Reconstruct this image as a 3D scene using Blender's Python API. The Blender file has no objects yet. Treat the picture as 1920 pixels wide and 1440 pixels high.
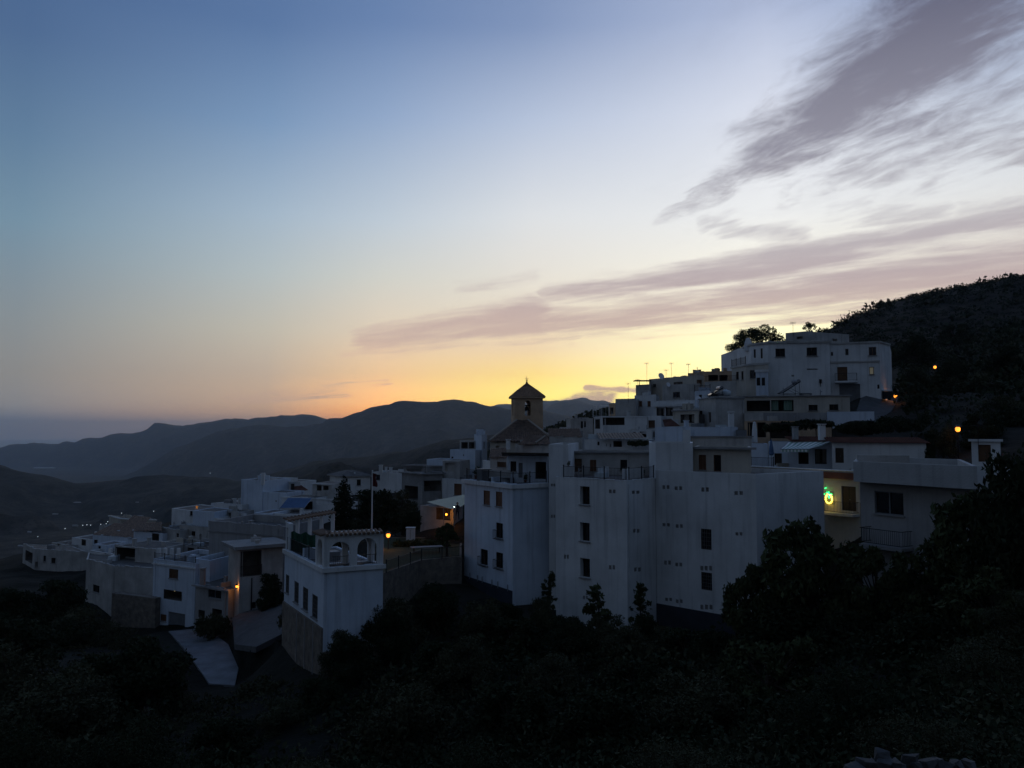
import bpy, bmesh, math, random
import numpy as np
from mathutils import Vector, Matrix

S = bpy.context.scene
COL = S.collection
R = math.radians
# ------------------------------------------------------------------ camera
F = 1460.0            # focal length in pixels of a 1920 px wide frame
HOR = 806.0           # eye level in the photograph
PITCH = math.atan((HOR - 720.0) / F)
CP, SP = math.cos(PITCH), math.sin(PITCH)
cam = bpy.data.cameras.new('camera')
cam.sensor_fit = 'HORIZONTAL'; cam.sensor_width = 36.0
cam.lens = 36.0 * F / 1920.0
cam.clip_start = 0.1; cam.clip_end = 200000.0
camo = bpy.data.objects.new('camera', cam); COL.objects.link(camo)
camo.location = (0, 0, 0); camo.rotation_euler = (math.pi / 2 + PITCH, 0, 0)
S.camera = camo

def ray(px, py):
    u = (px - 960.0) / F; v = (720.0 - py) / F
    return Vector((u, CP - v * SP, SP + v * CP))
def P(px, py, d):                 # survey: sight line (px, py) at ground distance d
    r = ray(px, py); return r * (d / r.y)
def Zp(py, d): return P(960, py, d).z
def lin(c):
    return tuple(((x / 255.0) / 12.92 if x / 255.0 <= 0.04045 else ((x / 255.0 + 0.055) / 1.055) ** 2.4) for x in c)

# ------------------------------------------------------------------ world
SUN_AZ = R(18.5)
HAZE = 5.0e-5
w = bpy.data.worlds.new('World'); S.world = w; w.use_nodes = True
w.cycles.sampling_method = 'MANUAL'; w.cycles.sample_map_resolution = 512
nt = w.node_tree; nt.nodes.clear()
def NN(t): return nt.nodes.new(t)
def setin(node, i, v):
    if hasattr(v, 'links') or isinstance(v, bpy.types.NodeSocket): nt.links.new(v, node.inputs[i])
    else: node.inputs[i].default_value = v
def M(op, a, b=0.0, c=None, clamp=False):
    n = NN('ShaderNodeMath'); n.operation = op; n.use_clamp = clamp
    setin(n, 0, a); setin(n, 1, b)
    if c is not None: setin(n, 2, c)
    return n.outputs[0]
def SMOOTH(x, a, b, lo=0.0, hi=1.0, kind='SMOOTHSTEP'):
    n = NN('ShaderNodeMapRange'); n.interpolation_type = kind
    setin(n, 0, x); setin(n, 1, a); setin(n, 2, b); setin(n, 3, lo); setin(n, 4, hi)
    return n.outputs[0]
def MIXC(f, a, b):
    n = NN('ShaderNodeMix'); n.data_type = 'RGBA'
    setin(n, 0, f); setin(n, 6, a); setin(n, 7, b)
    return n.outputs[2]
def RAMP(x, stops):
    n = NN('ShaderNodeValToRGB'); cr = n.color_ramp; cr.interpolation = 'LINEAR'
    cr.elements[0].position = stops[0][0]; cr.elements[0].color = (*stops[0][1], 1)
    cr.elements[1].position = stops[-1][0]; cr.elements[1].color = (*stops[-1][1], 1)
    for p, c in stops[1:-1]:
        e = cr.elements.new(p); e.color = (*c, 1)
    setin(n, 0, x); return n.outputs[0]
tc = NN('ShaderNodeTexCoord'); sep = NN('ShaderNodeSeparateXYZ')
nt.links.new(tc.outputs['Generated'], sep.inputs[0])
X, Y, Z = sep.outputs
horiz = M('SQRT', M('ADD', M('MULTIPLY', X, X), M('MULTIPLY', Y, Y)))
cosA = M('DIVIDE', M('ADD', M('MULTIPLY', X, math.sin(SUN_AZ)), M('MULTIPLY', Y, math.cos(SUN_AZ))), M('MAXIMUM', horiz, 1e-4))
ANG = M('MULTIPLY', M('ARCCOSINE', M('MINIMUM', M('MAXIMUM', cosA, -1.0), 1.0)), 180 / math.pi)
EL = M('MULTIPLY', M('ARCSINE', Z), 180 / math.pi)           # degrees
T = M('DIVIDE', M('ADD', EL, 2.0), 92.0, clamp=True)
HZ_TOP = 420.0        # top of the valley haze: low sight lines to the sky cross more of it
def stops(lst, thru=True):
    r = []
    for e, c in lst:
        c = lin(c)
        if thru:
            tr = math.exp(-HAZE * HZ_TOP / math.sin(R(max(e, 1.2)))); g = (.10, .115, .14)
            c = tuple(max(.01, (x - (1 - tr) * y) / tr) for x, y in zip(c, g))
        r.append(((e + 2.0) / 92.0, c))
    return r
SKY = [  # (angle from the sunset, [(elevation, sRGB)])
 (0,   [(-2,(270,246,150)),(2,(280,262,170)),(4,(285,272,196)),(5.3,(285,276,212)),(7,(272,266,216)),(10,(256,250,230)),(15,(238,239,239)),(22,(218,223,236)),(28,(178,190,218)),(45,(92,120,166)),(90,(70,92,128))]),
 (17,  [(-2,(255,200,84)),(1,(255,212,92)),(2.4,(255,236,132)),(4,(252,220,138)),(6,(238,212,174)),(9,(233,222,203)),(12,(228,224,216)),(15.5,(221,224,227)),(22,(182,195,218)),(28,(130,150,187)),(45,(82,110,156)),(90,(70,92,128))]),
 (28,  [(-2,(235,132,60)),(.8,(252,164,88)),(2,(258,192,126)),(4,(236,196,150)),(7,(224,206,182)),(11,(208,208,200)),(15,(190,202,213)),(22,(146,168,200)),(28,(106,132,174)),(45,(76,104,150)),(90,(70,92,128))]),
 (36,  [(-2,(160,120,96)),(.6,(170,138,116)),(2,(182,156,134)),(4,(186,168,150)),(7,(190,184,170)),(11,(178,188,190)),(15,(163,182,199)),(21,(124,152,186)),(27,(92,120,162)),(45,(72,98,144)),(90,(70,92,128))]),
 (51,  [(-2,(92,98,110)),(0,(104,108,118)),(1.4,(124,124,126)),(3.5,(136,135,133)),(7,(134,142,146)),(13,(117,144,163)),(18,(98,127,156)),(24,(80,107,145)),(32,(72,99,142)),(45,(68,94,138)),(90,(70,92,128))]),
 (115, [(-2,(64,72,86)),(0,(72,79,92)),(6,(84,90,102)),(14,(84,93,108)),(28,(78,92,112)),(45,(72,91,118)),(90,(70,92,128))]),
]
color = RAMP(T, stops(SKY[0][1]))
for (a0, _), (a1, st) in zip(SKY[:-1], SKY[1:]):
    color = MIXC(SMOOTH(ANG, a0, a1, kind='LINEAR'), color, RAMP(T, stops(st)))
# cloud layer: a sheet overhead, texture in the sheet's own plane coordinates
den = M('ADD', M('MAXIMUM', Z, 0.0), 0.05)
cu, cv = M('DIVIDE', X, den), M('DIVIDE', Y, den)
def along(ax, ay): return M('ADD', M('MULTIPLY', cu, ax), M('MULTIPLY', cv, ay)), M('ADD', M('MULTIPLY', cu, ay), M('MULTIPLY', cv, -ax))
sx, sy = along(-0.82, 0.57)          # fibres of the low streaks
tx, ty = along(-0.36, 0.93)          # fibres of the high cloud
def NOISE(a, b, scale, detail, rough, dist=0.0, off=0.0):
    c = NN('ShaderNodeCombineXYZ'); setin(c, 0, a); setin(c, 1, b); c.inputs[2].default_value = off
    n = NN('ShaderNodeTexNoise'); n.inputs['Scale'].default_value = scale; n.inputs['Detail'].default_value = detail
    n.inputs['Roughness'].default_value = rough; n.inputs['Distortion'].default_value = dist
    nt.links.new(c.outputs[0], n.inputs[0]); return n.outputs[0]
HI = SMOOTH(EL, 10, 17)
def BLEND(a, b): return M('ADD', M('MULTIPLY', a, M('SUBTRACT', 1.0, HI)), M('MULTIPLY', b, HI))
n1 = BLEND(NOISE(M('MULTIPLY', sx, 0.30), sy, 1.5, 8, 0.60, 0.3), NOISE(M('MULTIPLY', tx, 0.45), ty, 3.0, 8, 0.62, 0.5))
n2 = BLEND(NOISE(M('MULTIPLY', sx, 0.40), sy, 5.0, 7, 0.64, 0.25, 3.0), NOISE(M('MULTIPLY', tx, 0.50), ty, 9.0, 7, 0.66, 0.4, 3.0))
AZ = M('MULTIPLY', M('ARCTAN2', X, Y), 180 / math.pi)
wob = M('SUBTRACT', NOISE(sx, sy, 1.6, 6, 0.65, 0.4, 7.0), 0.5)
AZW = M('ADD', AZ, M('MULTIPLY', wob, 4.0)); ELW = M('ADD', EL, M('MULTIPLY', M('SUBTRACT', n1, 0.5), BLEND(2.6, 9.0)))
def azel(px, py):
    r = ray(px, py).normalized(); return math.degrees(math.atan2(r.x, r.y)), math.degrees(math.asin(r.z))
def band(p0, w0, p1, w1, amt, amt1=None, raw=False):
    a0, e0 = azel(*p0); a1, e1 = azel(*p1); da, de = a1 - a0, e1 - e0; L2 = da * da + de * de
    qa, qe = M('SUBTRACT', AZ if raw else AZW, a0), M('SUBTRACT', EL if raw else ELW, e0)
    t = M('DIVIDE', M('ADD', M('MULTIPLY', qa, da), M('MULTIPLY', qe, de)), L2, clamp=True)
    ra, re = M('SUBTRACT', qa, M('MULTIPLY', t, da)), M('SUBTRACT', qe, M('MULTIPLY', t, de))
    dist = M('SQRT', M('ADD', M('MULTIPLY', ra, ra), M('MULTIPLY', re, re)))
    width = M('ADD', M('MULTIPLY', t, w1 - w0), w0)
    am = amt * .55 if amt1 is None else amt1
    return M('MULTIPLY', SMOOTH(M('DIVIDE', dist, width), 0.0, 1.0, 1.0, 0.0), M('ADD', M('MULTIPLY', t, am - amt), amt))
BANDS = [((1880,-60),9.0,(1440,290),4.0,1.2,.8), ((1460,280),4.0,(1240,410),1.0,.85,.3), ((1960,-40),7.5,(1560,290),3.2,.75,.5), ((2250,60),7.0,(1640,300),3.2,.7,.4),
         ((2060,250),3.2,(1760,285),1.6,.55,.3),((1760,395),1.4,(1560,398),1.0,.45,.35),((1520,440),1.0,(1330,425),1.0,.55,.45),((2050,370),1.3,(1800,395),.9,.55,.4),
         ((2000,400),1.7,(1480,482),1.5,.9,1.1),((1480,482),1.6,(1030,554),1.3,1.05,.42),((2150,480),3.6,(1600,530),3.0,.95,.85),((1600,530),3.0,(1100,602),1.9,.85,.75),((1300,590),1.4,(950,608),1.9,.75,.9),((1000,600),2.6,(680,642),1.4,1.25,.75),
         ((1080,640),.8,(640,664),.5,.45,.25),((1000,520),.8,(860,540),.6,.26,.15),((720,714),.45,(600,722),.35,.4,.3),((640,735),.9,(430,750),.9,.3,.2),((1700,570),1.0,(1250,610),.8,.5,.4)]
mask = None
for b in BANDS:
    m = band(*b); mask = m if mask is None else M('MAXIMUM', mask, m)
tex = M('ADD', M('MULTIPLY', n1, 0.52), M('MULTIPLY', n2, 0.60))
dens = M('MULTIPLY', SMOOTH(M('ADD', mask, M('MULTIPLY', M('SUBTRACT', tex, 0.56), BLEND(2.7, 3.0))), BLEND(-0.22, -0.08), BLEND(1.0, 1.06)), SMOOTH(mask, 0.0, 0.22))
veil = M('MULTIPLY', SMOOTH(tex, 0.46, 0.90), M('MULTIPLY', SMOOTH(AZ, 4, 28), SMOOTH(EL, 1, 6)))
dens = M('MULTIPLY', M('MAXIMUM', dens, M('MULTIPLY', veil, 0.32)), SMOOTH(EL, 0.4, 2.0))
# low cumulus bank on the far ridge beside the tower
bank = band((1140,746),1.25,(1015,762),.6,.85,.8,True)
bank = M('MAXIMUM', bank, band((1100,726),.45,(1190,733),.4,.7,.6,True))
nb = NOISE(M('MULTIPLY', AZ, 0.45), M('MULTIPLY', EL, 1.1), 1.0, 6, 0.6, 0.3, 9.0)
bank2 = SMOOTH(M('ADD', bank, M('MULTIPLY', M('SUBTRACT', nb, 0.5), 1.7)), 0.12, 0.75)
dens = M('MAXIMUM', dens, M('MULTIPLY', bank2, SMOOTH(bank, 0.0, 0.2)))
ccol = RAMP(T, stops([(-2,(200,165,140)),(2.5,(176,150,138)),(4.5,(222,188,160)),(6.5,(200,175,162)),(8.5,(194,172,166)),(10.5,(180,164,167)),(14,(182,178,184)),(19,(138,136,150)),(27,(96,96,116)),(40,(78,84,104)),(90,(70,80,102))]))
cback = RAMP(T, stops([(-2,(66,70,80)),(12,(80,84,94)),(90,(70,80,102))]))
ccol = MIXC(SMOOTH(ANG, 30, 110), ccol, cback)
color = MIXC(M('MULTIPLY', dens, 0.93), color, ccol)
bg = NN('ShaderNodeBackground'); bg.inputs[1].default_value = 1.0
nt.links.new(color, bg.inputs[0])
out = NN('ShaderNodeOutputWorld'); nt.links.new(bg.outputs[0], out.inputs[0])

sl = bpy.data.lights.new('sun', 'SUN'); sl.energy = 0.10; sl.angle = R(10); sl.color = (1.0, 0.72, 0.42)
so = bpy.data.objects.new('sun', sl); COL.objects.link(so)
sd = Vector((math.sin(SUN_AZ) * math.cos(R(2)), math.cos(SUN_AZ) * math.cos(R(2)), math.sin(R(2))))
so.rotation_euler = sd.to_track_quat('Z', 'Y').to_euler()
S.view_settings.view_transform = 'Standard'; S.view_settings.look = 'None'
S.view_settings.gamma = 1.0; S.view_settings.exposure = 0.0
S.view_settings.use_curve_mapping = False
S.render.engine = 'CYCLES'
S.cycles.use_denoising = True
S.cycles.max_bounces = 5; S.cycles.diffuse_bounces = 3; S.cycles.glossy_bounces = 2; S.cycles.volume_bounces = 1
S.cycles.transparent_max_bounces = 8

# ------------------------------------------------------------------ materials
MATS = {}
def mat(name, c1, c2=None, scale=1.2, rough=0.85, bump=0.0, bscale=12.0, streak=0.0, metal=0.0, spec=0.3, lo=0.35, hi=0.68):
    if name in MATS: return MATS[name]
    m = bpy.data.materials.new(name); m.use_nodes = True; t = m.node_tree
    b = t.nodes['Principled BSDF']; b.inputs['Roughness'].default_value = rough
    b.inputs['Metallic'].default_value = metal; b.inputs['Specular IOR Level'].default_value = spec
    co = t.nodes.new('ShaderNodeTexCoord')
    n = t.nodes.new('ShaderNodeTexNoise'); n.inputs['Scale'].default_value = scale; n.inputs['Detail'].default_value = 7; n.inputs['Roughness'].default_value = .62
    t.links.new(co.outputs['Object'], n.inputs[0])
    cr = t.nodes.new('ShaderNodeValToRGB'); cr.color_ramp.elements[0].position = lo; cr.color_ramp.elements[1].position = hi
    c2 = c2 or tuple(x * .8 for x in c1)
    cr.color_ramp.elements[0].color = (*c2, 1); cr.color_ramp.elements[1].color = (*c1, 1)
    t.links.new(n.outputs[0], cr.inputs[0]); last = cr.outputs[0]
    if streak:
        mp = t.nodes.new('ShaderNodeMapping'); mp.inputs['Scale'].default_value = (2.6, 2.6, 0.16)
        t.links.new(co.outputs['Object'], mp.inputs[0])
        n2 = t.nodes.new('ShaderNodeTexNoise'); n2.inputs['Scale'].default_value = 1.0; n2.inputs['Detail'].default_value = 6
        t.links.new(mp.outputs[0], n2.inputs[0])
        mr = t.nodes.new('ShaderNodeMapRange'); mr.inputs[1].default_value = .52; mr.inputs[2].default_value = .75; mr.inputs[3].default_value = 0; mr.inputs[4].default_value = streak
        t.links.new(n2.outputs[0], mr.inputs[0])
        mx = t.nodes.new('ShaderNodeMix'); mx.data_type = 'RGBA'; t.links.new(mr.outputs[0], mx.inputs[0]); t.links.new(last, mx.inputs[6])
        mx.inputs[7].default_value = (*(x * .45 for x in c1), 1); last = mx.outputs[2]
    t.links.new(last, b.inputs['Base Color'])
    if bump:
        n3 = t.nodes.new('ShaderNodeTexNoise'); n3.inputs['Scale'].default_value = bscale; n3.inputs['Detail'].default_value = 5
        t.links.new(co.outputs['Object'], n3.inputs[0])
        bp = t.nodes.new('ShaderNodeBump'); bp.inputs['Strength'].default_value = bump; bp.inputs['Distance'].default_value = .05
        t.links.new(n3.outputs[0], bp.inputs['Height']); t.links.new(bp.outputs[0], b.inputs['Normal'])
    MATS[name] = m; return m
def emit(name, c, s):
    if name in MATS: return MATS[name]
    m = bpy.data.materials.new(name); m.use_nodes = True; b = m.node_tree.nodes['Principled BSDF']
    b.inputs['Base Color'].default_value = (*c, 1); b.inputs['Emission Color'].default_value = (*c, 1); b.inputs['Emission Strength'].default_value = s
    MATS[name] = m; return m
mat('white', (.76,.76,.75), (.58,.58,.565), .30, .9, .35, 7, .5)
mat('bluewhite', (.67,.73,.80), (.52,.58,.65), .30, .9, .35, 7, .5)
mat('cream', (.57,.52,.44), (.43,.39,.33), .4, .9, .3, 9, .4)
mat('grey', (.38,.37,.36), (.27,.265,.26), .4, .92, .35, 8, .5)
mat('oldwhite', (.54,.52,.49), (.34,.325,.30), .5, .92, .4, 7, .6)
mat('concrete', (.33,.32,.31), (.22,.215,.21), .7, .92, .4, 14, .4)
mat('stone', (.26,.22,.18), (.13,.11,.09), 1.6, .95, .8, 4, 0)
mat('ochre', (.60,.41,.26), (.43,.30,.20), .8, .9, .4, 6, .4)
mat('plinth', (.040,.048,.065), (.028,.034,.045), .8, .8, .2, 9, .3)
mat('roofgrey', (.17,.16,.15), (.085,.08,.075), .8, .95, .3, 6, 0)
mat('roofred', (.19,.075,.05), (.11,.048,.034), 1.3, .9, .4, 8, 0)
mat('tile', (.32,.21,.14), (.13,.09,.07), 2.5, .9, .3, 9, 0)
mat('grass', (.035,.050,.020), (.020,.028,.012), 1.5, .95, .6, 9)
mat('ridge_pale', (.42,.36,.29), (.30,.25,.20), 3, .9)
mat('wood', (.15,.075,.035), (.09,.045,.022), 2.0, .6, .2, 20, .3)
mat('paintbrown', (.20,.095,.05), (.15,.07,.035), 1.0, .55, .1, 20, .2)
mat('darkwood', (.05,.03,.018), (.03,.02,.012), 2.0, .6, .2, 20, 0)
mat('iron', (.025,.026,.03), (.018,.018,.02), 3.0, .5, 0, 9, 0, .6)
mat('grille_grey', (.16,.16,.155), (.11,.11,.105), 3, .7)
mat('interior', (.16,.145,.13), (.09,.08,.07), 1.2, .95)  # darkness of deep rooms put into the colour of the recess faces
mat('galv', (.34,.35,.37), (.24,.25,.27), 3.0, .45, 0, 9, 0, .7)
mat('whitepaint', (.76,.76,.75), (.66,.66,.65), 1.0, .55)
mat('glass', (.012,.014,.018), (.012,.014,.018), 1.0, .08, 0, 9, 0, 0, .5)
mat('panel', (.012,.016,.03), (.010,.012,.02), 2.0, .12, 0, 9, 0, 0, .5)
mat('curtain', (.45,.42,.38), (.30,.28,.25), 3.0, .9)
mat('bluecloth', (.085,.15,.27), (.06,.11,.20), .9, .85, .2, 6, .2)
mat('creamcloth', (.62,.58,.42), (.52,.48,.34), .8, .85, .15, 5, .2)
mat('greencloth', (.30,.45,.36), (.22,.34,.27), .8, .85)
mat('redcloth', (.11,.02,.02), (.08,.015,.015), 1.5, .8)
mat('tealnet', (.02,.085,.05), (.014,.06,.035), 2.0, .9, .4, 9)
mat('leaf_dark', (.036,.046,.022), (.016,.022,.011), .7, .85, 0, 9, 0, 0, .08)
mat('leaf_mid', (.075,.088,.038), (.034,.042,.018), .7, .8, 0, 9, 0, 0, .08)
mat('leaf_olive', (.080,.080,.044), (.036,.038,.020), .7, .85, 0, 9, 0, 0, .08)
mat('bark', (.07,.05,.035), (.03,.022,.016), 4.0, .95, .6, 12)
mat('skin', (.30,.19,.13), (.27,.17,.12), 3, .6)
mat('cloth_dark', (.02,.021,.026), (.013,.013,.017), 5, .9)
mat('asphalt', (.10,.10,.10), (.065,.065,.065), 1.3, .95, .4, 18)
mat('terrace_floor', (.20,.17,.15), (.12,.10,.09), .8, .92, .4, 10)
mat('paving', (.21,.215,.225), (.13,.13,.135), .6, .92, .4, 10, .2)
mat('metalgrey', (.20,.21,.22), (.15,.155,.16), 1.0, .6, .1, 9, .4)
mat('plastic_pale', (.55,.60,.62), (.48,.53,.55), 2, .5)

# terrain material: dry slope, dark scrub patches, terraces
def ground_mat():
    m = bpy.data.materials.new('hillside_earth'); m.use_nodes = True; t = m.node_tree; b = t.nodes['Principled BSDF']
    b.inputs['Roughness'].default_value = .97; b.inputs['Specular IOR Level'].default_value = .1
    co = t.nodes.new('ShaderNodeTexCoord')
    def nz(s, d=8, r=.65):
        n = t.nodes.new('ShaderNodeTexNoise'); n.inputs['Scale'].default_value = s; n.inputs['Detail'].default_value = d; n.inputs['Roughness'].default_value = r
        t.links.new(co.outputs['Object'], n.inputs[0]); return n.outputs[0]
    def rp(x, st):
        c = t.nodes.new('ShaderNodeValToRGB'); e = c.color_ramp.elements
        e[0].position, e[0].color = st[0][0], (*st[0][1], 1); e[1].position, e[1].color = st[-1][0], (*st[-1][1], 1)
        for p, k in st[1:-1]: q = e.new(p); q.color = (*k, 1)
        t.links.new(x, c.inputs[0]); return c.outputs[0]
    a = rp(nz(.0045), [(.35, (.024,.026,.022)), (.5, (.040,.037,.032)), (.68, (.078,.064,.050))])
    d2 = rp(nz(.030, 8), [(.38, (.30,.32,.26)), (.64, (1.25, 1.2, 1.15))])
    vo = t.nodes.new('ShaderNodeTexVoronoi'); vo.inputs['Scale'].default_value = .16; t.links.new(co.outputs['Object'], vo.inputs[0])
    d3 = rp(vo.outputs['Distance'], [(.22, (.30,.33,.24)), (.42, (1, 1, 1))])
    mx = t.nodes.new('ShaderNodeMix'); mx.data_type = 'RGBA'; mx.blend_type = 'MULTIPLY'; mx.inputs[0].default_value = 1
    t.links.new(a, mx.inputs[6]); t.links.new(d2, mx.inputs[7])
    m2 = t.nodes.new('ShaderNodeMix'); m2.data_type = 'RGBA'; m2.blend_type = 'MULTIPLY'; m2.inputs[0].default_value = .8
    t.links.new(mx.outputs[2], m2.inputs[6]); t.links.new(d3, m2.inputs[7]); t.links.new(m2.outputs[2], b.inputs['Base Color'])
    bp = t.nodes.new('ShaderNodeBump'); bp.inputs['Strength'].default_value = .6; bp.inputs['Distance'].default_value = 1.0
    t.links.new(nz(.6, 6), bp.inputs['Height']); t.links.new(bp.outputs[0], b.inputs['Normal'])
    MATS['earth'] = m; return m
ground_mat()
mat('water', (.02,.035,.06), (.018,.03,.05), .001, .25, .1, .02, 0, 0, .5)

# ------------------------------------------------------------------ mesh helpers
class MB:
    def __init__(s): s.v = []; s.f = []
    def poly(s, pts):
        i = len(s.v); s.v += [tuple(p) for p in pts]; s.f.append(tuple(range(i, i + len(pts)))); return s
    def obox(s, c, ax, ay, az):          # centre and three half vectors
        c, ax, ay, az = Vector(c), Vector(ax), Vector(ay), Vector(az); i = len(s.v)
        for k in (-1, 1):
            for j in (-1, 1):
                for h in (-1, 1): s.v.append(tuple(c + ax * h + ay * j + az * k))
        for q in ((0,2,3,1),(4,5,7,6),(0,1,5,4),(2,6,7,3),(0,4,6,2),(1,3,7,5)): s.f.append(tuple(i + a for a in q))
        return s
    def box(s, c, sx, sy, sz, yaw=0.0):
        return s.obox(c, (math.cos(yaw)*sx/2, math.sin(yaw)*sx/2, 0), (-math.sin(yaw)*sy/2, math.cos(yaw)*sy/2, 0), (0, 0, sz/2))
    def tube(s, pts, rad, n=6, cap=True):
        pts = [Vector(p) for p in pts]; rads = rad if isinstance(rad, (list, tuple)) else [rad] * len(pts)
        i0 = len(s.v)
        for k, p in enumerate(pts):
            d = (pts[min(k + 1, len(pts) - 1)] - pts[max(k - 1, 0)]).normalized()
            a = d.orthogonal().normalized() if abs(d.z) < .99 else Vector((1, 0, 0)); b = d.cross(a)
            for j in range(n):
                t = 2 * math.pi * j / n; s.v.append(tuple(p + (a * math.cos(t) + b * math.sin(t)) * rads[k]))
        for k in range(len(pts) - 1):
            for j in range(n):
                q = i0 + k * n; s.f.append((q + j, q + (j + 1) % n, q + n + (j + 1) % n, q + n + j))
        if cap:
            s.f.append(tuple(i0 + j for j in range(n))[::-1]); q = i0 + (len(pts) - 1) * n; s.f.append(tuple(q + j for j in range(n)))
        return s
    def lathe(s, c, prof, n=10):
        c = Vector(c); i0 = len(s.v)
        for r, z in prof:
            for j in range(n): s.v.append((c.x + r * math.cos(2*math.pi*j/n), c.y + r * math.sin(2*math.pi*j/n), c.z + z))
        for k in range(len(prof) - 1):
            for j in range(n): q = i0 + k * n; s.f.append((q + j, q + (j+1) % n, q + n + (j+1) % n, q + n + j))
        s.f.append(tuple(i0 + j for j in range(n))[::-1]); q = i0 + (len(prof) - 1) * n; s.f.append(tuple(q + j for j in range(n)))
        return s
    def build(s, name, m, parent=None, smooth=False):
        off = parent_loc(parent) if parent else Vector((0, 0, 0))
        me = bpy.data.meshes.new(name); me.from_pydata([(a - off.x, b - off.y, c - off.z) for a, b, c in s.v], [], s.f); me.update()
        me.materials.append(MATS[m] if isinstance(m, str) else m)
        if smooth:
            for p in me.polygons: p.use_smooth = True
        o = bpy.data.objects.new(name, me); COL.objects.link(o); o.parent = parent
        return o
def parent_loc(p):
    v = Vector(p.location)
    while p.parent: p = p.parent; v += Vector(p.location)
    return v
def thing(name, label, cat, loc, group=None):
    o = bpy.data.objects.new(name, None); COL.objects.link(o); o.location = loc; o.empty_display_size = .3
    o['label'] = label; o['category'] = cat
    if group: o['group'] = group
    return o
def tag(o, label, cat, group=None):
    o['label'] = label; o['category'] = cat
    if group: o['group'] = group
    return o
def struct(o): o['kind'] = 'structure'; return o

CTRL = []             # ground survey points (x, y, z)

# ------------------------------------------------------------------ houses
def inset(poly, d):
    n = len(poly); res = []
    for i in range(n):
        p0, p1, p2 = poly[i - 1], poly[i], poly[(i + 1) % n]
        e1 = (p1 - p0).normalized(); e2 = (p2 - p1).normalized()
        n1 = Vector((-e1.y, e1.x)); n2 = Vector((-e2.y, e2.x)); b = n1 + n2
        k = d / max(.35, (1 + n1.dot(n2)))
        res.append(p1 + b * k)
    return res
def hit(px, py, A, B):                # sight line against the vertical plane through A, B -> (u, z)
    r = ray(px, py); e = (B - A).normalized(); nn = Vector((e.y, -e.x))
    t = A.dot(nn) / (r.x * nn.x + r.y * nn.y); p = r * t
    return (Vector((p.x, p.y)) - A).dot(e), p.z
DEPTH = {'glass': .16, 'shutter': .09, 'open': 2.4, 'grille': .14, 'vent': .07, 'door': .14, 'garage': .18, 'curtain': 2.0, 'lit': .16, 'niche': .45}  # lit panes carry an added glow; the window itself is unlit
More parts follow.
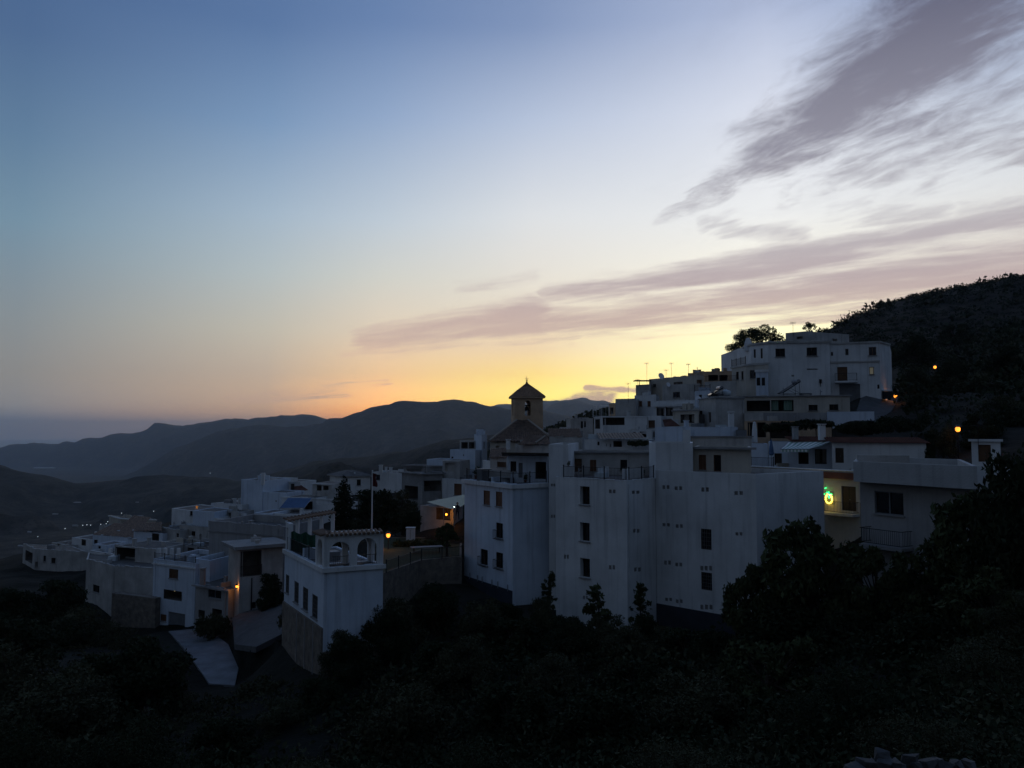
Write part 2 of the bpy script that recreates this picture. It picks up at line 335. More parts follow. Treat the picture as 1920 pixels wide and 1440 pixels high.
def vol(root, verts, top, base, wins=(), m='white', par=.45, deep=7.0, name='wall', roof='roofgrey', cornice=None, ctrl=False, pymid=900, back=None):
    """One storey block of a house. verts: front corners left to right as (sight line px, distance)."""
    pts = [Vector(P(px, pymid, d).xy) for px, d in verts]
    nf = len(pts) - 1
    zt = top if isinstance(top, float) else P(verts[top[0]][0], top[1], verts[top[0]][1]).z
    zb = base if isinstance(base, float) else P(verts[base[0]][0], base[1], verts[base[0]][1]).z
    if back: poly = pts + [Vector(P(px, pymid, d).xy) for px, d in back]
    elif len(pts) == 3: poly = pts + [pts[0] + pts[2] - pts[1]]
    elif len(pts) == 2:
        e = (pts[1] - pts[0]).normalized(); nb = Vector((-e.y, e.x))
        vs = pts[0].x / pts[0].y; sl = min(max(nb.x / nb.y, min(-.3, vs - .05)), max(.3, vs + .05))    # party walls run uphill
        nb = Vector((sl, 1.0)).normalized()
        nb = nb * deep
        poly = pts + [pts[1] + nb, pts[0] + nb]
    else: poly = pts + [pts[-1] + Vector((0, deep)), pts[0] + Vector((0, deep))]
    if ctrl:
        for p in pts: CTRL.append((p.x, p.y, zb))
        for p in poly[nf + 1:]: CTRL.append((p.x, p.y, zb + .8))
    foot = zb - 9.0
    holes = {i: [] for i in range(nf)}; items = []
    for wn in wins:
        k, x0, y0, x1, y1 = wn[:5]; opt = wn[5] if len(wn) > 5 else {}
        xm, ym = (x0 + x1) / 2, (y0 + y1) / 2
        fi = opt.get('f')
        if fi is None:
            fi = min(range(nf), key=lambda i: 0 if min(verts[i][0], verts[i+1][0]) <= xm <= max(verts[i][0], verts[i+1][0]) else min(abs(xm - verts[i][0]), abs(xm - verts[i+1][0])) + 1)
        A, B = pts[fi], pts[fi + 1]; L = (B - A).length
        u0, u1 = hit(x0, ym, A, B)[0], hit(x1, ym, A, B)[0]; z1, z0 = hit(xm, y0, A, B)[1], hit(xm, y1, A, B)[1]
        u0, u1 = max(.04, min(u0, u1)), min(L - .04, max(u0, u1)); z0 = max(z0, foot + .1); z1 = min(z1, zt - .05)
        if u1 - u0 < .05 or z1 - z0 < .05: continue
        if any(not (u1 <= h[0] or u0 >= h[1] or z1 <= h[2] or z0 >= h[3]) for h in holes[fi]): continue
        dp = opt.get('depth', DEPTH[k]); holes[fi].append((u0, u1, z0, z1, dp, k)); items.append((k, fi, u0, u1, z0, z1, dp, opt))
    b = MB(); rc = MB()
    n = len(poly)
    for i in range(n):
        A, B = poly[i], poly[(i + 1) % n]; e = (B - A); L = e.length; e = e / L; nn = Vector((e.y, -e.x))
        def q(u, z, dpt=0): p = A + e * u - nn * dpt; return (p.x, p.y, z)
        hs = holes.get(i, [])
        us = sorted({0.0, L, *[h[0] for h in hs], *[h[1] for h in hs]}); zs = sorted({foot, zt, *[h[2] for h in hs], *[h[3] for h in hs]})
        for a in range(len(us) - 1):
            for c in range(len(zs) - 1):
                um, zm = (us[a] + us[a+1]) / 2, (zs[c] + zs[c+1]) / 2
                if any(h[0] < um < h[1] and h[2] < zm < h[3] for h in hs): continue
                b.poly([q(us[a], zs[c]), q(us[a+1], zs[c]), q(us[a+1], zs[c+1]), q(us[a], zs[c+1])])
        for u0, u1, z0, z1, dp, k in hs:
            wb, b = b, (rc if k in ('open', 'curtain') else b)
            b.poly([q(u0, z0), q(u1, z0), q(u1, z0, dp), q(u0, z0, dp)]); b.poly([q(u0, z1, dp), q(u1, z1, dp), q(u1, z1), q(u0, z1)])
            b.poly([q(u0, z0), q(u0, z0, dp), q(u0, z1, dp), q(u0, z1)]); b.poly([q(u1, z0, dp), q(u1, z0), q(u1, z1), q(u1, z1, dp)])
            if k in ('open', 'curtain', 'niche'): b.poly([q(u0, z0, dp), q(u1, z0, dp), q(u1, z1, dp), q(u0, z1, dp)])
            b = wb
    zr = zt - par
    if par > .02:
        ins = inset(poly, .22)
        for i in range(n):
            A, B, C, D = poly[i], poly[(i+1) % n], ins[(i+1) % n], ins[i]
            b.poly([(A.x, A.y, zt), (B.x, B.y, zt), (C.x, C.y, zt), (D.x, D.y, zt)])
            b.poly([(D.x, D.y, zt), (C.x, C.y, zt), (C.x, C.y, zr), (D.x, D.y, zr)])
    else: ins = poly
    wall = b.build(name, m, root)
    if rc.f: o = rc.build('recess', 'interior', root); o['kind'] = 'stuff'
    rb = MB().poly([(p.x, p.y, zr) for p in ins]); rf = rb.build('roof', roof, root)
    if cornice:
        pr, h, cm = cornice[:3]; cz = zt - (cornice[3] if len(cornice) > 3 else 0); outp = inset(poly, -pr); cb = MB()
        for i in range(nf):
            A, B, C, D = poly[i], poly[i+1], outp[i+1], outp[i]
            z1, z0 = cz + .03, cz - h
            cb.poly([(D.x,D.y,z0),(C.x,C.y,z0),(C.x,C.y,z1),(D.x,D.y,z1)]); cb.poly([(D.x,D.y,z1),(C.x,C.y,z1),(B.x,B.y,z1),(A.x,A.y,z1)])
            cb.poly([(A.x,A.y,z0),(B.x,B.y,z0),(C.x,C.y,z0),(D.x,D.y,z0)])
            if i == 0: cb.poly([(A.x,A.y,z0),(D.x,D.y,z0),(D.x,D.y,z1),(A.x,A.y,z1)])
            if i == nf - 1: cb.poly([(C.x,C.y,z0),(B.x,B.y,z0),(B.x,B.y,z1),(C.x,C.y,z1)])
        cb.build('cornice', cm, root)
    for it in items: window(root, pts, *it)
    return dict(poly=poly, pts=pts, zt=zt, zb=zb, zr=zr, wall=wall, roof=rf)

def window(root, pts, k, fi, u0, u1, z0, z1, dp, opt):
    A, B = pts[fi], pts[fi+1]; e = (B - A).normalized(); nn = Vector((e.y, -e.x)); E = Vector((e.x, e.y, 0)); N = Vector((nn.x, nn.y, 0)); U = Vector((0, 0, 1))
    def q(u, z, d): p = A + e * u - nn * d; return Vector((p.x, p.y, z))
    wd, h = u1 - u0, z1 - z0; uc, zc = (u0 + u1) / 2, (z0 + z1) / 2
    def bar(mb, ua, ub, za, zb, d, th): mb.obox(q((ua+ub)/2, (za+zb)/2, d), E * (ub-ua)/2, N * th/2, U * (zb-za)/2)
    mw = opt.get('m')
    if k in ('glass', 'grille', 'lit'):
        fr = MB(); t = .055
        bar(fr, u0, u1, z0, z0+t, dp-.05, .07); bar(fr, u0, u1, z1-t, z1, dp-.05, .07)
        bar(fr, u0, u0+t, z0+t, z1-t, dp-.05, .07); bar(fr, u1-t, u1, z0+t, z1-t, dp-.05, .07)
        if wd > .7: bar(fr, uc-.03, uc+.03, z0+t, z1-t, dp-.05, .06)
        o = fr.build('window', mw or 'darkwood', root)
        pb = MB(); bar(pb, u0, u1, z0, z1, dp+.01, .03); pb.build('pane', opt.get('pane', 'lit_window' if k == 'lit' else 'glass'), o)
        if opt.get('sill', wd > .5):
            sb = MB(); bar(sb, u0-.08, u1+.08, z0-.07, z0-.003, -.05, .16); sb.build('sill', 'concrete', o)
        if k == 'grille':
            gb = MB(); nb = max(3, int(wd / .13))
            for i in range(nb + 1): bar(gb, u0+wd*i/nb-.012, u0+wd*i/nb+.012, z0, z1, .02, .024)
            for i in range(6): bar(gb, u0, u1, z0+h*i/5-.012, z0+h*i/5+.012, -.005, .02)
            gb.build('grille', 'grille_grey', o)
        if opt.get('cage'):
            gb = MB(); hh = z0 + h * .5
            for i in range(9): bar(gb, u0-.06+(wd+.12)*i/8-.01, u0-.06+(wd+.12)*i/8+.01, z0-.1, hh, -.28, .02)
            for zz in (z0-.1, hh): bar(gb, u0-.08, u1+.08, zz, zz+.03, -.28, .03); bar(gb, u0-.08, u0-.05, zz, zz+.03, -.14, .28); bar(gb, u1+.05, u1+.08, zz, zz+.03, -.14, .28)
            gb.build('window_cage', 'iron', o)
    elif k == 'shutter':
        fr = MB(); bar(fr, u0, u1, z1-.05, z1, dp-.03, .07); bar(fr, u0, u0+.05, z0, z1-.05, dp-.03, .07); bar(fr, u1-.05, u1, z0, z1-.05, dp-.03, .07)
        o = fr.build('window', mw or 'paintbrown', root)
        for a, c in ((u0+.05, uc-.008), (uc+.008, u1-.05)):
            lb = MB(); ns = max(6, int(h / .11))
            bar(lb, a, c, z0, z1-.05, dp+.015, .02)
            for i in range(ns):
                zz = z0 + (h-.05) * (i+.5) / ns; lb.obox(q((a+c)/2, zz, dp-.01), E * (c-a)/2*.9, N*.018+U*.014, U*.012*1-N*.006)
            lb.build('shutter', mw or 'paintbrown', o)
        if opt.get('sill', True):
            sb = MB(); bar(sb, u0-.06, u1+.06, z0-.07, z0-.003, -.04, .14); sb.build('sill', 'concrete', o)
    elif k == 'vent':
        vb = MB(); bar(vb, u0, u1, z0, z1, dp+.01, .02)
        for i in range(1, 4): bar(vb, u0, u1, z0+h*i/4-.012, z0+h*i/4+.012, dp-.03, .03)
        vb.build('vent_grille', 'concrete', root)
    elif k in ('door', 'garage'):
        db = MB(); bar(db, u0+.004, u1-.004, z0+.01, z1-.004, dp+.02, .04)
        if k == 'garage':
            nr = max(6, int(h/.16))
            for i in range(nr): bar(db, u0+.01, u1-.01, z0+h*(i+.15)/nr, z0+h*(i+.75)/nr, dp-.015, .03)
        else:
            for a, c in ((u0+.08, uc-.03), (uc+.03, u1-.08)):
                bar(db, a, c, z0+.12, z0+h*.42, dp-.01, .025); bar(db, a, c, z0+h*.48, z1-.1, dp-.01, .025)
        o = db.build('garage_door' if k == 'garage' else 'door', mw or ('metalgrey' if k == 'garage' else 'wood'), root)
        hb = MB(); bar(hb, uc+.03, uc+.06, z0+h*.44, z0+h*.47, dp-.05, .05); hb.build('handle', 'galv', o)
    elif k == 'curtain':
        cb = MB(); rng = random.Random(int(u0 * 991 + z0 * 77)); nseg = 14
        for s0, s1 in ((.02, .34), (.58, .97)):
            pr = []
            for i in range(nseg + 1):
                uu = u0 + wd * (s0 + (s1 - s0) * i / nseg); dd = .5 + .07 * math.sin(i * 1.9) + rng.uniform(-.02, .02); pr.append((uu, dd))
            for (ua, da), (ub, db_) in zip(pr[:-1], pr[1:]): cb.poly([q(ua, z0+.12, da), q(ub, z0+.12, db_), q(ub, z1-.03, db_), q(ua, z1-.03, da)])
        cb.build('curtain', mw or 'curtain', root)

def railing(root, A, B, h=.95, m='iron', step=.13, posts=True, balusters=True):
    A, B = Vector(A), Vector(B); L = (B - A).length; e = (B - A) / L; U = Vector((0, 0, 1)); s = e.cross(U).normalized()
    b = MB()
    for zz in (h, .12): b.obox((A+B)/2 + U*zz, e*L/2, s*.02, U*.018)
    if balusters:
        n = max(2, int(L/step))
        for i in range(1, n): b.obox(A + e*L*i/n + U*(h+.12)/2, e*.008, s*.008, U*(h-.12)/2)
    o = b.build('railing', m, root)
    if posts:
        n = max(1, int(round(L/1.8)))
        for i in range(n+1):
            pb = MB(); pb.obox(A + e*L*i/n + U*(h*.5), e*.03, s*.03, U*(h*.5+.06)); pb.obox(A+e*L*i/n+U*(h+.08), e*.04, s*.04, U*.04); pb.build('post', m, o)
    return o
def balcony(root, v, wpx, z, proj=1.0, fi=0, m='white'):
    A, B = v['pts'][fi], v['pts'][fi+1]; e = (B-A).normalized(); nn = Vector((e.y, -e.x))
    pym = HOR - z / A.y * F
    u0, u1 = hit(wpx[0], pym, A, B)[0], hit(wpx[1], pym, A, B)[0]
    p = A + e*(u0+u1)/2 + nn*proj/2
    b = MB(); b.obox((p.x, p.y, z-.09), (e.x*(u1-u0)/2, e.y*(u1-u0)/2, 0), (nn.x*proj/2, nn.y*proj/2, 0), (0, 0, .09)); b.build('balcony_slab', m, root)
    def q(u, d): x = A+e*u+nn*d; return (x.x, x.y, z)
    c = [q(u0+.05, 0), q(u0+.05, proj-.06), q(u1-.05, proj-.06), q(u1-.05, 0)]
    for a, d in zip(c[:-1], c[1:]): railing(root, a, d, .95, posts=False)
def center(v): 
    c = sum((p for p in v), Vector((0, 0))) / len(v); return c
def chimney(root, px, py0, py1, d, wpx, m='white', cap='flat'):
    p = P(px, py1, d); zt = P(px, py0, d).z; wm = wpx * d / F; h = zt - p.z
    b = MB()
    if cap == 'cone': b.lathe((p.x, p.y, p.z-.5), [(wm*.62, 0), (wm*.55, h*.5+.4), (wm*.36, h*.85+.5), (wm*.2, h*.93+.5)], 12)
    else: b.box((p.x, p.y, p.z + h*.42 - .25), wm, wm, h*.84+.5)
    o = b.build('chimney', m, root)
    c = MB()
    if cap == 'cone': c.lathe((p.x, p.y, p.z+h*.9), [(wm*.34, 0), (wm*.34, h*.05), (wm*.1, h*.12)], 10)
    else:
        for sx in (-1, 1):
            for sy in (-1, 1): c.box((p.x+sx*wm*.38, p.y+sy*wm*.38, p.z+h*.9), wm*.2, wm*.2, h*.12)
        c.box((p.x, p.y, p.z+h*.98), wm*1.25, wm*1.25, h*.05+.03)
    c.build('chimney_cap', m, o)
def house(name, label, verts, top, base, wins=(), cat='house', group=None, **k):
    py = top[1] if not isinstance(top, float) else 900
    pts = [P(px, py, d) for px, d in verts]; c = sum(pts, Vector((0, 0, 0))) / len(pts)
    zb = base if isinstance(base, float) else P(verts[base[0]][0], base[1], verts[base[0]][1]).z
    root = thing(name, label, cat, (c.x, c.y + 2, zb), group)
    bare = k.pop('bare', False)
    v = vol(root, verts, top, base, wins, ctrl=k.pop('ctrl', True), pymid=py + 30, **k)
    if cat == 'house' and not bare: weather(root, v, k.get('m', 'white'), verts, int(verts[0][0] * 7 + verts[0][1]))
    return root, v
def weather(root, v, m, verts, seed):
    """Worn coping on the front parapets, a drain pipe, and the odds and ends that gather on a flat roof."""
    rd = random.Random(seed); poly, zt, zr = v['poly'], v['zt'], v['zr']; nf = len(v['pts']) - 1
    rough = {'white': .035, 'bluewhite': .05, 'cream': .06, 'oldwhite': .10, 'grey': .09, 'concrete': .10, 'ochre': .06}.get(m, .05)
    b = MB()
    for i in range(nf):
        A, B = poly[i], poly[i + 1]; L = (B - A).length; e = (B - A) / L; nn = Vector((e.y, -e.x)); u = .03
        while u < L - .1:
            w_ = min(rd.uniform(.25, .9), L - .05 - u); h = abs(rd.gauss(0, rough)) + .015; c = A + e * (u + w_ / 2) - nn * (.11 - rd.uniform(0, .02))
            b.obox((c.x, c.y, zt + h / 2 + .002), (e.x * w_ / 2, e.y * w_ / 2, 0), (nn.x * .125, nn.y * .125, 0), (0, 0, h / 2)); u += w_ + rd.choice((.0, .0, .004, .25))
    o = b.build('worn_coping', m, root); o['kind'] = 'stuff'
    A, B = v['pts'][-2], v['pts'][-1]; e = (B - A).normalized(); nn = Vector((e.y, -e.x)); c = A + (B - A) * rd.choice((.06, .93)) + nn * .07
    MB().tube([(c.x, c.y, zt - .25), (c.x, c.y, v['zb'] - 2)], .04, 6).build('drain_pipe', m, root)
    cen = sum((q for q in poly), Vector((0, 0))) / len(poly); ins = inset(poly, .6)
    def spot():
        i = rd.randrange(len(ins)); q = ins[i].lerp(ins[(i + 1) % len(ins)], rd.random()); return q.lerp(cen, rd.uniform(.1, .8))
    yaw = math.atan2(e.y, e.x)
    for k in range(rd.choice((2, 3, 3, 4, 5))):
        q = spot(); t = rd.random()
        if t < .35:
            h = rd.uniform(.5, 1.0); MB().box((q.x, q.y, zr + h / 2 - .02), rd.uniform(.8, 2.2), .16, h, yaw + rd.choice((0, math.pi / 2))).build('partition_wall', m, root)
        elif t < .6:
            h = rd.uniform(.6, 1.1); w_ = rd.uniform(.35, .5); MB().box((q.x, q.y, zr + h / 2 - .02), w_, w_, h, yaw).box((q.x, q.y, zr + h + .02), w_ * 1.3, w_ * 1.3, .07, yaw).build('chimney', m, root)
        elif t < .8:
            MB().tube([(q.x, q.y, zr - .05), (q.x, q.y, zr + rd.uniform(.7, 1.3))], .05, 6).tube([(q.x, q.y, zr + .6), (q.x + .2, q.y, zr + .75)], .05, 6).build('vent_pipe', 'galv', root)
        else:
            h = rd.uniform(.4, .8); MB().box((q.x, q.y, zr + h / 2 - .02), rd.uniform(.7, 1.3), rd.uniform(.6, 1.0), h, yaw + .2).build('roof_box', rd.choice(('metalgrey', 'oldwhite', 'plastic_pale')), root)

mat('concrete_pale', (.46,.46,.455), (.36,.36,.355), .5, .92, .4, 10, .4)
mat('tower_tile', (.46,.29,.18), (.28,.18,.12), 2.5, .9, .3, 9, 0)
MATS['lit_window'] = emit('lit_window', (.9,.75,.45), .045)  # weak glow added so an unlit pane looks pale
def pair(x0, y0, x1, y1, n=2):
    g = (x1 - x0) / (n * 1.45 - .45); return [('vent', x0 + i * g * 1.45, y0, x0 + i * g * 1.45 + g, y1) for i in range(n)]
def plinth(root, A, B, z0, z1, m, pr=.06, name='plinth'):
    A, B = Vector(A), Vector(B); e = (B - A); L = e.length; e /= L; nn = Vector((e.y, -e.x)); c = (A + B) / 2 + nn * (pr / 2 + .003)
    return MB().obox((c.x, c.y, (z0 + z1) / 2), (e.x*L/2, e.y*L/2, 0), (nn.x*pr/2, nn.y*pr/2, 0), (0, 0, (z1 - z0)/2)).build(name, m, root)
def arch_wall(mb, A, B, z0, z1, th, arches, jag=10):
    """Wall slab from A to B with round-headed openings (u0, u1, sill z, crown z)."""
    A, B = Vector(A), Vector(B); e = B - A; L = e.length; e /= L; nn = Vector((e.y, -e.x))
    def q(u, z, d): p = A + e*u - nn*d; return (p.x, p.y, z)
    def slab(ua, ub, za, zb, zc, zd):      # za,zb bottom at ua/ub ; zc,zd top at ua/ub
        for d, fl in ((0, 0), (th, 1)):
            f = [q(ua, za, d), q(ub, zb, d), q(ub, zd, d), q(ua, zc, d)]; mb.poly(f[::-1] if fl else f)
        mb.poly([q(ua, zc, 0), q(ub, zd, 0), q(ub, zd, th), q(ua, zc, th)]); mb.poly([q(ua, za, th), q(ub, zb, th), q(ub, zb, 0), q(ua, za, 0)])
    u = 0.0
    for a0, a1, s, c in sorted(arches):
        if a0 > u: slab(u, a0, z0, z0, z1, z1)
        if s > z0 + .01: slab(a0, a1, z0, z0, s, s)
        r = (a1 - a0) / 2; zs = c - r; prev = None
        for i in range(jag + 1):
            t = math.pi * (1 - i / jag); uu, zz = (a0+a1)/2 + r*math.cos(t), zs + r*math.sin(t)
            if prev: slab(prev[0], uu, prev[1], zz, z1, z1)
            prev = (uu, zz)
        for uu in (a0, a1): mb.poly([q(uu, s, 0), q(uu, s, th), q(uu, zs, th), q(uu, zs, 0)])
        u = a1
    if u < L: slab(u, L, z0, z0, z1, z1)
    for uu in (0, L): mb.poly([q(uu, z0, 0), q(uu, z0, th), q(uu, z1, th), q(uu, z1, 0)])
def tiled(root, e0, e1, r0, r1, n, name='roof_slope', m='tile', amp=.06):
    """Barrel-tiled slope: eave e0-e1, ridge r0-r1, corrugated in n tile columns."""
    e0, e1, r0, r1 = map(Vector, (e0, e1, r0, r1)); nrm = (e1 - e0).cross(r0 - e0).normalized()
    if nrm.z < 0: nrm = -nrm
    b = MB(); k = 6; rows = 7; pts = []
    for j in range(rows + 1):
        for lo in (0, 1):
            if (j == 0 and lo) or (j == rows and not lo): continue
            t = j / rows; ln = []
            for i in range(n * k + 1):
                s = i / (n * k); ph = (i % k) / k; h = amp * (math.sin(ph * math.pi * 2)) + (.035 if not lo else 0) * 0 + (.03 if lo else 0)
                ln.append(e0.lerp(e1, s).lerp(r0.lerp(r1, s), t) + nrm * (h + .04))
            pts.append(ln)
    for a, c in zip(pts[:-1], pts[1:]):
        for i in range(n * k): b.poly([a[i], a[i+1], c[i+1], c[i]])
    b.poly([e0, e1, r1, r0]); b.poly([e0, e1, e1 + nrm*.05, e0 + nrm*.05])
    return b.build(name, m, root)
def ridge_tiles(root, A, B, n, r=.13, m='tile'):
    A, B = Vector(A), Vector(B); e = (B - A).normalized()
    L = (B - A).length / n; b = MB(); b.tube([(0, 0, 0), tuple(e*L*1.08)], [r, r*.78], 6); first = None
    for i in range(n):
        if first is None:
            first = b.build('ridge_tile', m, None); o = first; o.parent = root
        else:
            o = first.copy(); COL.objects.link(o); o.parent = root
        o.location = A + e*L*i - parent_loc(root)

# ================================================================= large houses of the front row
# arched white house on its stone base
root, v = house('arched_house', 'white house on a stone base with two round arches on its roof terrace', [(533,63.7),(607,55),(718,56.7)], (1,1066), (1,1262),
    [('grille',552,1091,560,1130),('grille',568,1102,577.5,1144),('grille',585.5,1116,595.5,1159),('grille',536,1078,542,1112)], m='bluewhite', par=.12, cornice=(.16,.28,'white'), roof='terrace_floor')
p = v['pts']; zt = v['zt']
zpl = P(607,1178,55).z
plinth(root, p[0], p[1], v['zb']-4, zpl, 'stone', .12, 'stone_base'); plinth(root, p[1], p[2], v['zb']-4, zpl-1.6, 'stone', .12, 'stone_base')
for i in range(3):     # render downpipes
    q = p[0].lerp(p[1], .45+.2*i); MB().tube([(q.x-.2, q.y-.18, zpl-3.6), (q.x-.2, q.y-.18, zpl)], .04).build('drain_pipe', 'grey', root)
C0, L0, R0 = p[1], p[1].lerp(p[0], .20), p[2]
za = P(607,1004,55).z
b = MB()
LA = (L0 - C0).length; RA = (R0 - C0).length
def uon(px, A, B, py=1035): return hit(px, py, A, B)[0]
ar = [(uon(618,C0,R0), uon(657,C0,R0), zt+.02, P(637,1015,55.6).z), (uon(670,C0,R0), uon(707,C0,R0), zt+.02, P(690,1009,56.2).z)]
arch_wall(b, C0, R0, zt, za, .28, ar)
arch_wall(b, L0, C0, zt, za, .28, [(LA*.22, LA*.80, zt+.02, za-.36)])
nb_ = (L0 - C0)
arch_wall(b, R0 + nb_, L0, zt, za, .28, [(RA*.1, RA*.45, zt+.02, za-.4), (RA*.55, RA*.9, zt+.02, za-.4)])
arch_wall(b, R0, R0 + nb_, zt, za, .28, [(LA*.2, LA*.8, zt+.02, za-.4)])
b.build('arcade', 'white', root)
MB().poly([(q.x, q.y, za-.02) for q in (L0, C0, R0, R0+nb_)]).build('arcade_roof', 'tile', root)
def coping(A, B, z, n, out=.14):
    A, B = Vector(A), Vector(B); e = (B - A).normalized(); nn = Vector((e.y, -e.x)); first = None
    for i in range(n):
        q = A.lerp(B, (i+.5)/n) + nn*(out-.28)
        if first is None:
            t = MB(); t.tube([(nn.x*.40, nn.y*.40, -.05), (-nn.x*.35, -nn.y*.35, .12)], [.115, .085], 8); first = t.build('coping_tile', 'tile', None); o = first
        else: o = first.copy(); COL.objects.link(o)
        o.parent = root; o.location = Vector((q.x, q.y, z + .07)) - parent_loc(root)
coping(C0, R0, za, 13); coping(L0, C0, za, 6)
# open roof terrace behind the arcade
A0, B0 = p[0].lerp(p[1], .02), L0
railing(root, (A0.x+.12, A0.y-.02, zt), (B0.x+.12, B0.y-.02, zt), 1.0)
for q0, q1, z in ((C0.lerp(R0, .12), C0.lerp(R0, .40), zt), (C0.lerp(R0, .58), C0.lerp(R0, .88), zt)):
    railing(root, (q0.x, q0.y+.15, z), (q1.x, q1.y+.15, z), .75, posts=False)
zc = P(533,979,63.7).z
b = MB(); A1, B1 = p[0] + Vector((.05, 0)), p[0].lerp(p[1], .12)
arch_wall(b, A1, B1, zt, zc, .3, [((B1-A1).length*.25, (B1-A1).length*.75, zt+.02, zc-.35)])
b.build('gate_arch', 'white', root)
D1 = P(626,975,70).xy
for i in range(4):
    q = A1.lerp(D1, (i+.9)/4); MB().box((q.x, q.y, (zt+zc)/2), .28, .28, zc-zt).build('pergola_column', 'white', root)
bm_ = MB(); mid = (A1 + D1)/2; bm_.obox((mid.x, mid.y+.3, zc+.06), ((D1-A1).x/2, (D1-A1).y/2, 0), (0, .45, 0), (0, 0, .06)); bm_.build('pergola_beam', 'white', root)
coping(A1, D1, zc+.1, 14, .2)
net = MB(); A2, B2 = P(546,1000,62.5), P(606,1000,60.5)
for i in range(24):
    s0, s1 = i/24, (i+1)/24; f = lambda s: A2.xy.lerp(B2.xy, s) + Vector((0, .12*math.sin(s*31)))
    q0, q1 = f(s0), f(s1); net.poly([(q0.x,q0.y,zt), (q1.x,q1.y,zt), (q1.x,q1.y,zt+1.55+.1*math.sin(s1*17)), (q0.x,q0.y,zt+1.55+.1*math.sin(s0*17))])
net.build('green_screen', 'tealnet', root)

# pale blue house
root, v = house('blue_white_house', 'pale blue-white house with dark plinth, five small windows and a railed roof terrace', [(871,73),(961,66),(1029,68)], (1,909), (1,1130),
    [('shutter',906.7,920,918.6,947),('shutter',929.7,922,941.7,950),('glass',930,980.5,942.8,1009,{'cage':1}),('glass',901,1030,914.4,1059,{'cage':1}),('glass',930,1036,943,1065,{'cage':1})],
    m='bluewhite', par=.2, cornice=(.22,.32,'white'), roof='terrace_floor')
p = v['pts']; plinth(root, p[0], p[1], v['zb']-4, P(961,1108,66).z, 'plinth', .08)
for s in (.15,.32,.42,.62,.74,.93):
    q = p[0].lerp(p[1], s); MB().tube([(q.x-.1, q.y-.12, P(961,1108,66).z-.1), (q.x-.1, q.y-.12, P(961,1108,66).z+.45)], .04).build('vent_pipe', 'galv', root)
zt = v['zt']
ins_ = inset(v['poly'], .15)
for a, c in ((0,1),(1,2)): railing(root, (*ins_[a], zt), (*ins_[c], zt), .95)
v2 = vol(root, [(952,71.5),(1027,69.8)], (0,853), zt-.3, [('glass',957,865,968,884),('door',972,868,980,896,{'m':'metalgrey'}),('open',1004,866,1024,898)], m='bluewhite', par=.1, deep=5, name='terrace_room')
can = MB(); q0, q1 = v2['pts']; can.obox((((q0+q1)/2).x-.2, ((q0+q1)/2).y-.5, v2['zt']+.08), ((q1-q0).x/2+.35, (q1-q0).y/2, 0), (0, 1.1, -.14), (0, 0, .06)); can.build('canopy', 'darkwood', root)
vol(root, [(919,80),(950,78)], (0,856), zt-.6, [('shutter',932,866,949,876,{'m':'wood'})], m='oldwhite', par=.02, deep=5, name='stair_house')
tiled(root, P(917,858,79.5), P(951,858,77.6), P(921,842,83), P(949,840,81.5), 9)

# big apartment block
APT = 'large white apartment block with bare walls, small vent holes and barred windows'
wA = [('glass',1087.5,912,1105.5,946.4,{'depth':.5}),('glass',1087.5,980,1105.5,1015,{'depth':.5}),('glass',1088,1047,1106,1083,{'depth':.5})]
for a in ((1142,918,1154,925),(1142,1060,1153,1068),(1057.5,1040,1066.4,1048),(1093,1117,1102,1124),(1185,920,1199,926),(1187,992,1199,999),(1189,1064,1202,1072)): wA += pair(*a)
root, v = house('apartment_building', APT, [(1042,64.5),(1175,60),(1229,63.3)], (1,902), (1,1190), wA, m='white', par=.1, roof='terrace_floor', back=[(1229,76),(1042,78)])
zt = v['zt']; pA = v['pts']
wB = [('grille',1314.5,992,1334,1030,{'sill':False}),('grille',1315,1073.6,1335,1106,{'sill':False}),('grille',1379,1085.6,1400,1118,{'sill':False})]
for a in ((1242,910,1255,917),(1265,912,1279,919),(1315,914,1329,922),(1377,921,1393,928),(1242,981,1256,987),(1267,983,1280,990),(1379,998,1392,1004),(1245,1051,1258,1059),(1266,1055,1279,1062),(1247,1121,1260,1127),(1267,1124,1280,1131)): wB += pair(*a)
wB += pair(1313,1061,1335,1070,3) + pair(1313,1134,1336,1143,3)
vB = vol(root, [(1229.6,63.3),(1418,57.5),(1545,62)], (1,889), v['zb'], wB, m='white', par=.35, ctrl=True, pymid=940, roof='terrace_floor')
zpl = P(1229,1131,63.3).z; plinth(root, vB['pts'][0], vB['pts'][1], v['zb']-4, zpl, 'plinth', .08)
vol(root, [(1029,66.2),(1066,65.9)], (0,833), v['zb'], pair(1033,907,1041,912)+pair(1033,965,1041,971), m='white', par=.2, deep=9, name='stair_tower', pymid=850)
v2 = vol(root, [(1066,71),(1218,69)], (0,846), zt-.5, [('door',1077,860,1091,885,{'m':'wood'}),('shutter',1106,862,1118,884),('glass',1163,862,1176,881)], m='oldwhite', par=.15, deep=6, name='terrace_room', cornice=(.35,.12,'concrete'), pymid=850)
vol(root, [(1217,65.5),(1229.4,63.6),(1299,61.6)], (1,830), zt-.5, [], m='white', par=.2, name='roof_room', pymid=850, back=[(1299,69),(1217,71)])
vol(root, [(1299.5,62.6),(1408,59.9)], (0,838), zt-.8, [('shutter',1310,853,1324,881),('glass',1338,853,1352,884,{'m':'wood'})], m='cream', par=.1, deep=6, name='roof_room', cornice=(.4,.14,'concrete'), pymid=850)
for a, c in ((0,1),(1,2)):
    q = inset(v['poly'], .12); railing(root, (*q[a].lerp(q[c], .1), zt), (*q[c], zt), .95)
MB().box((*P(1064,890,65).xy, zt+.45), 1.1, .5, .9).build('parapet_block', 'white', root)
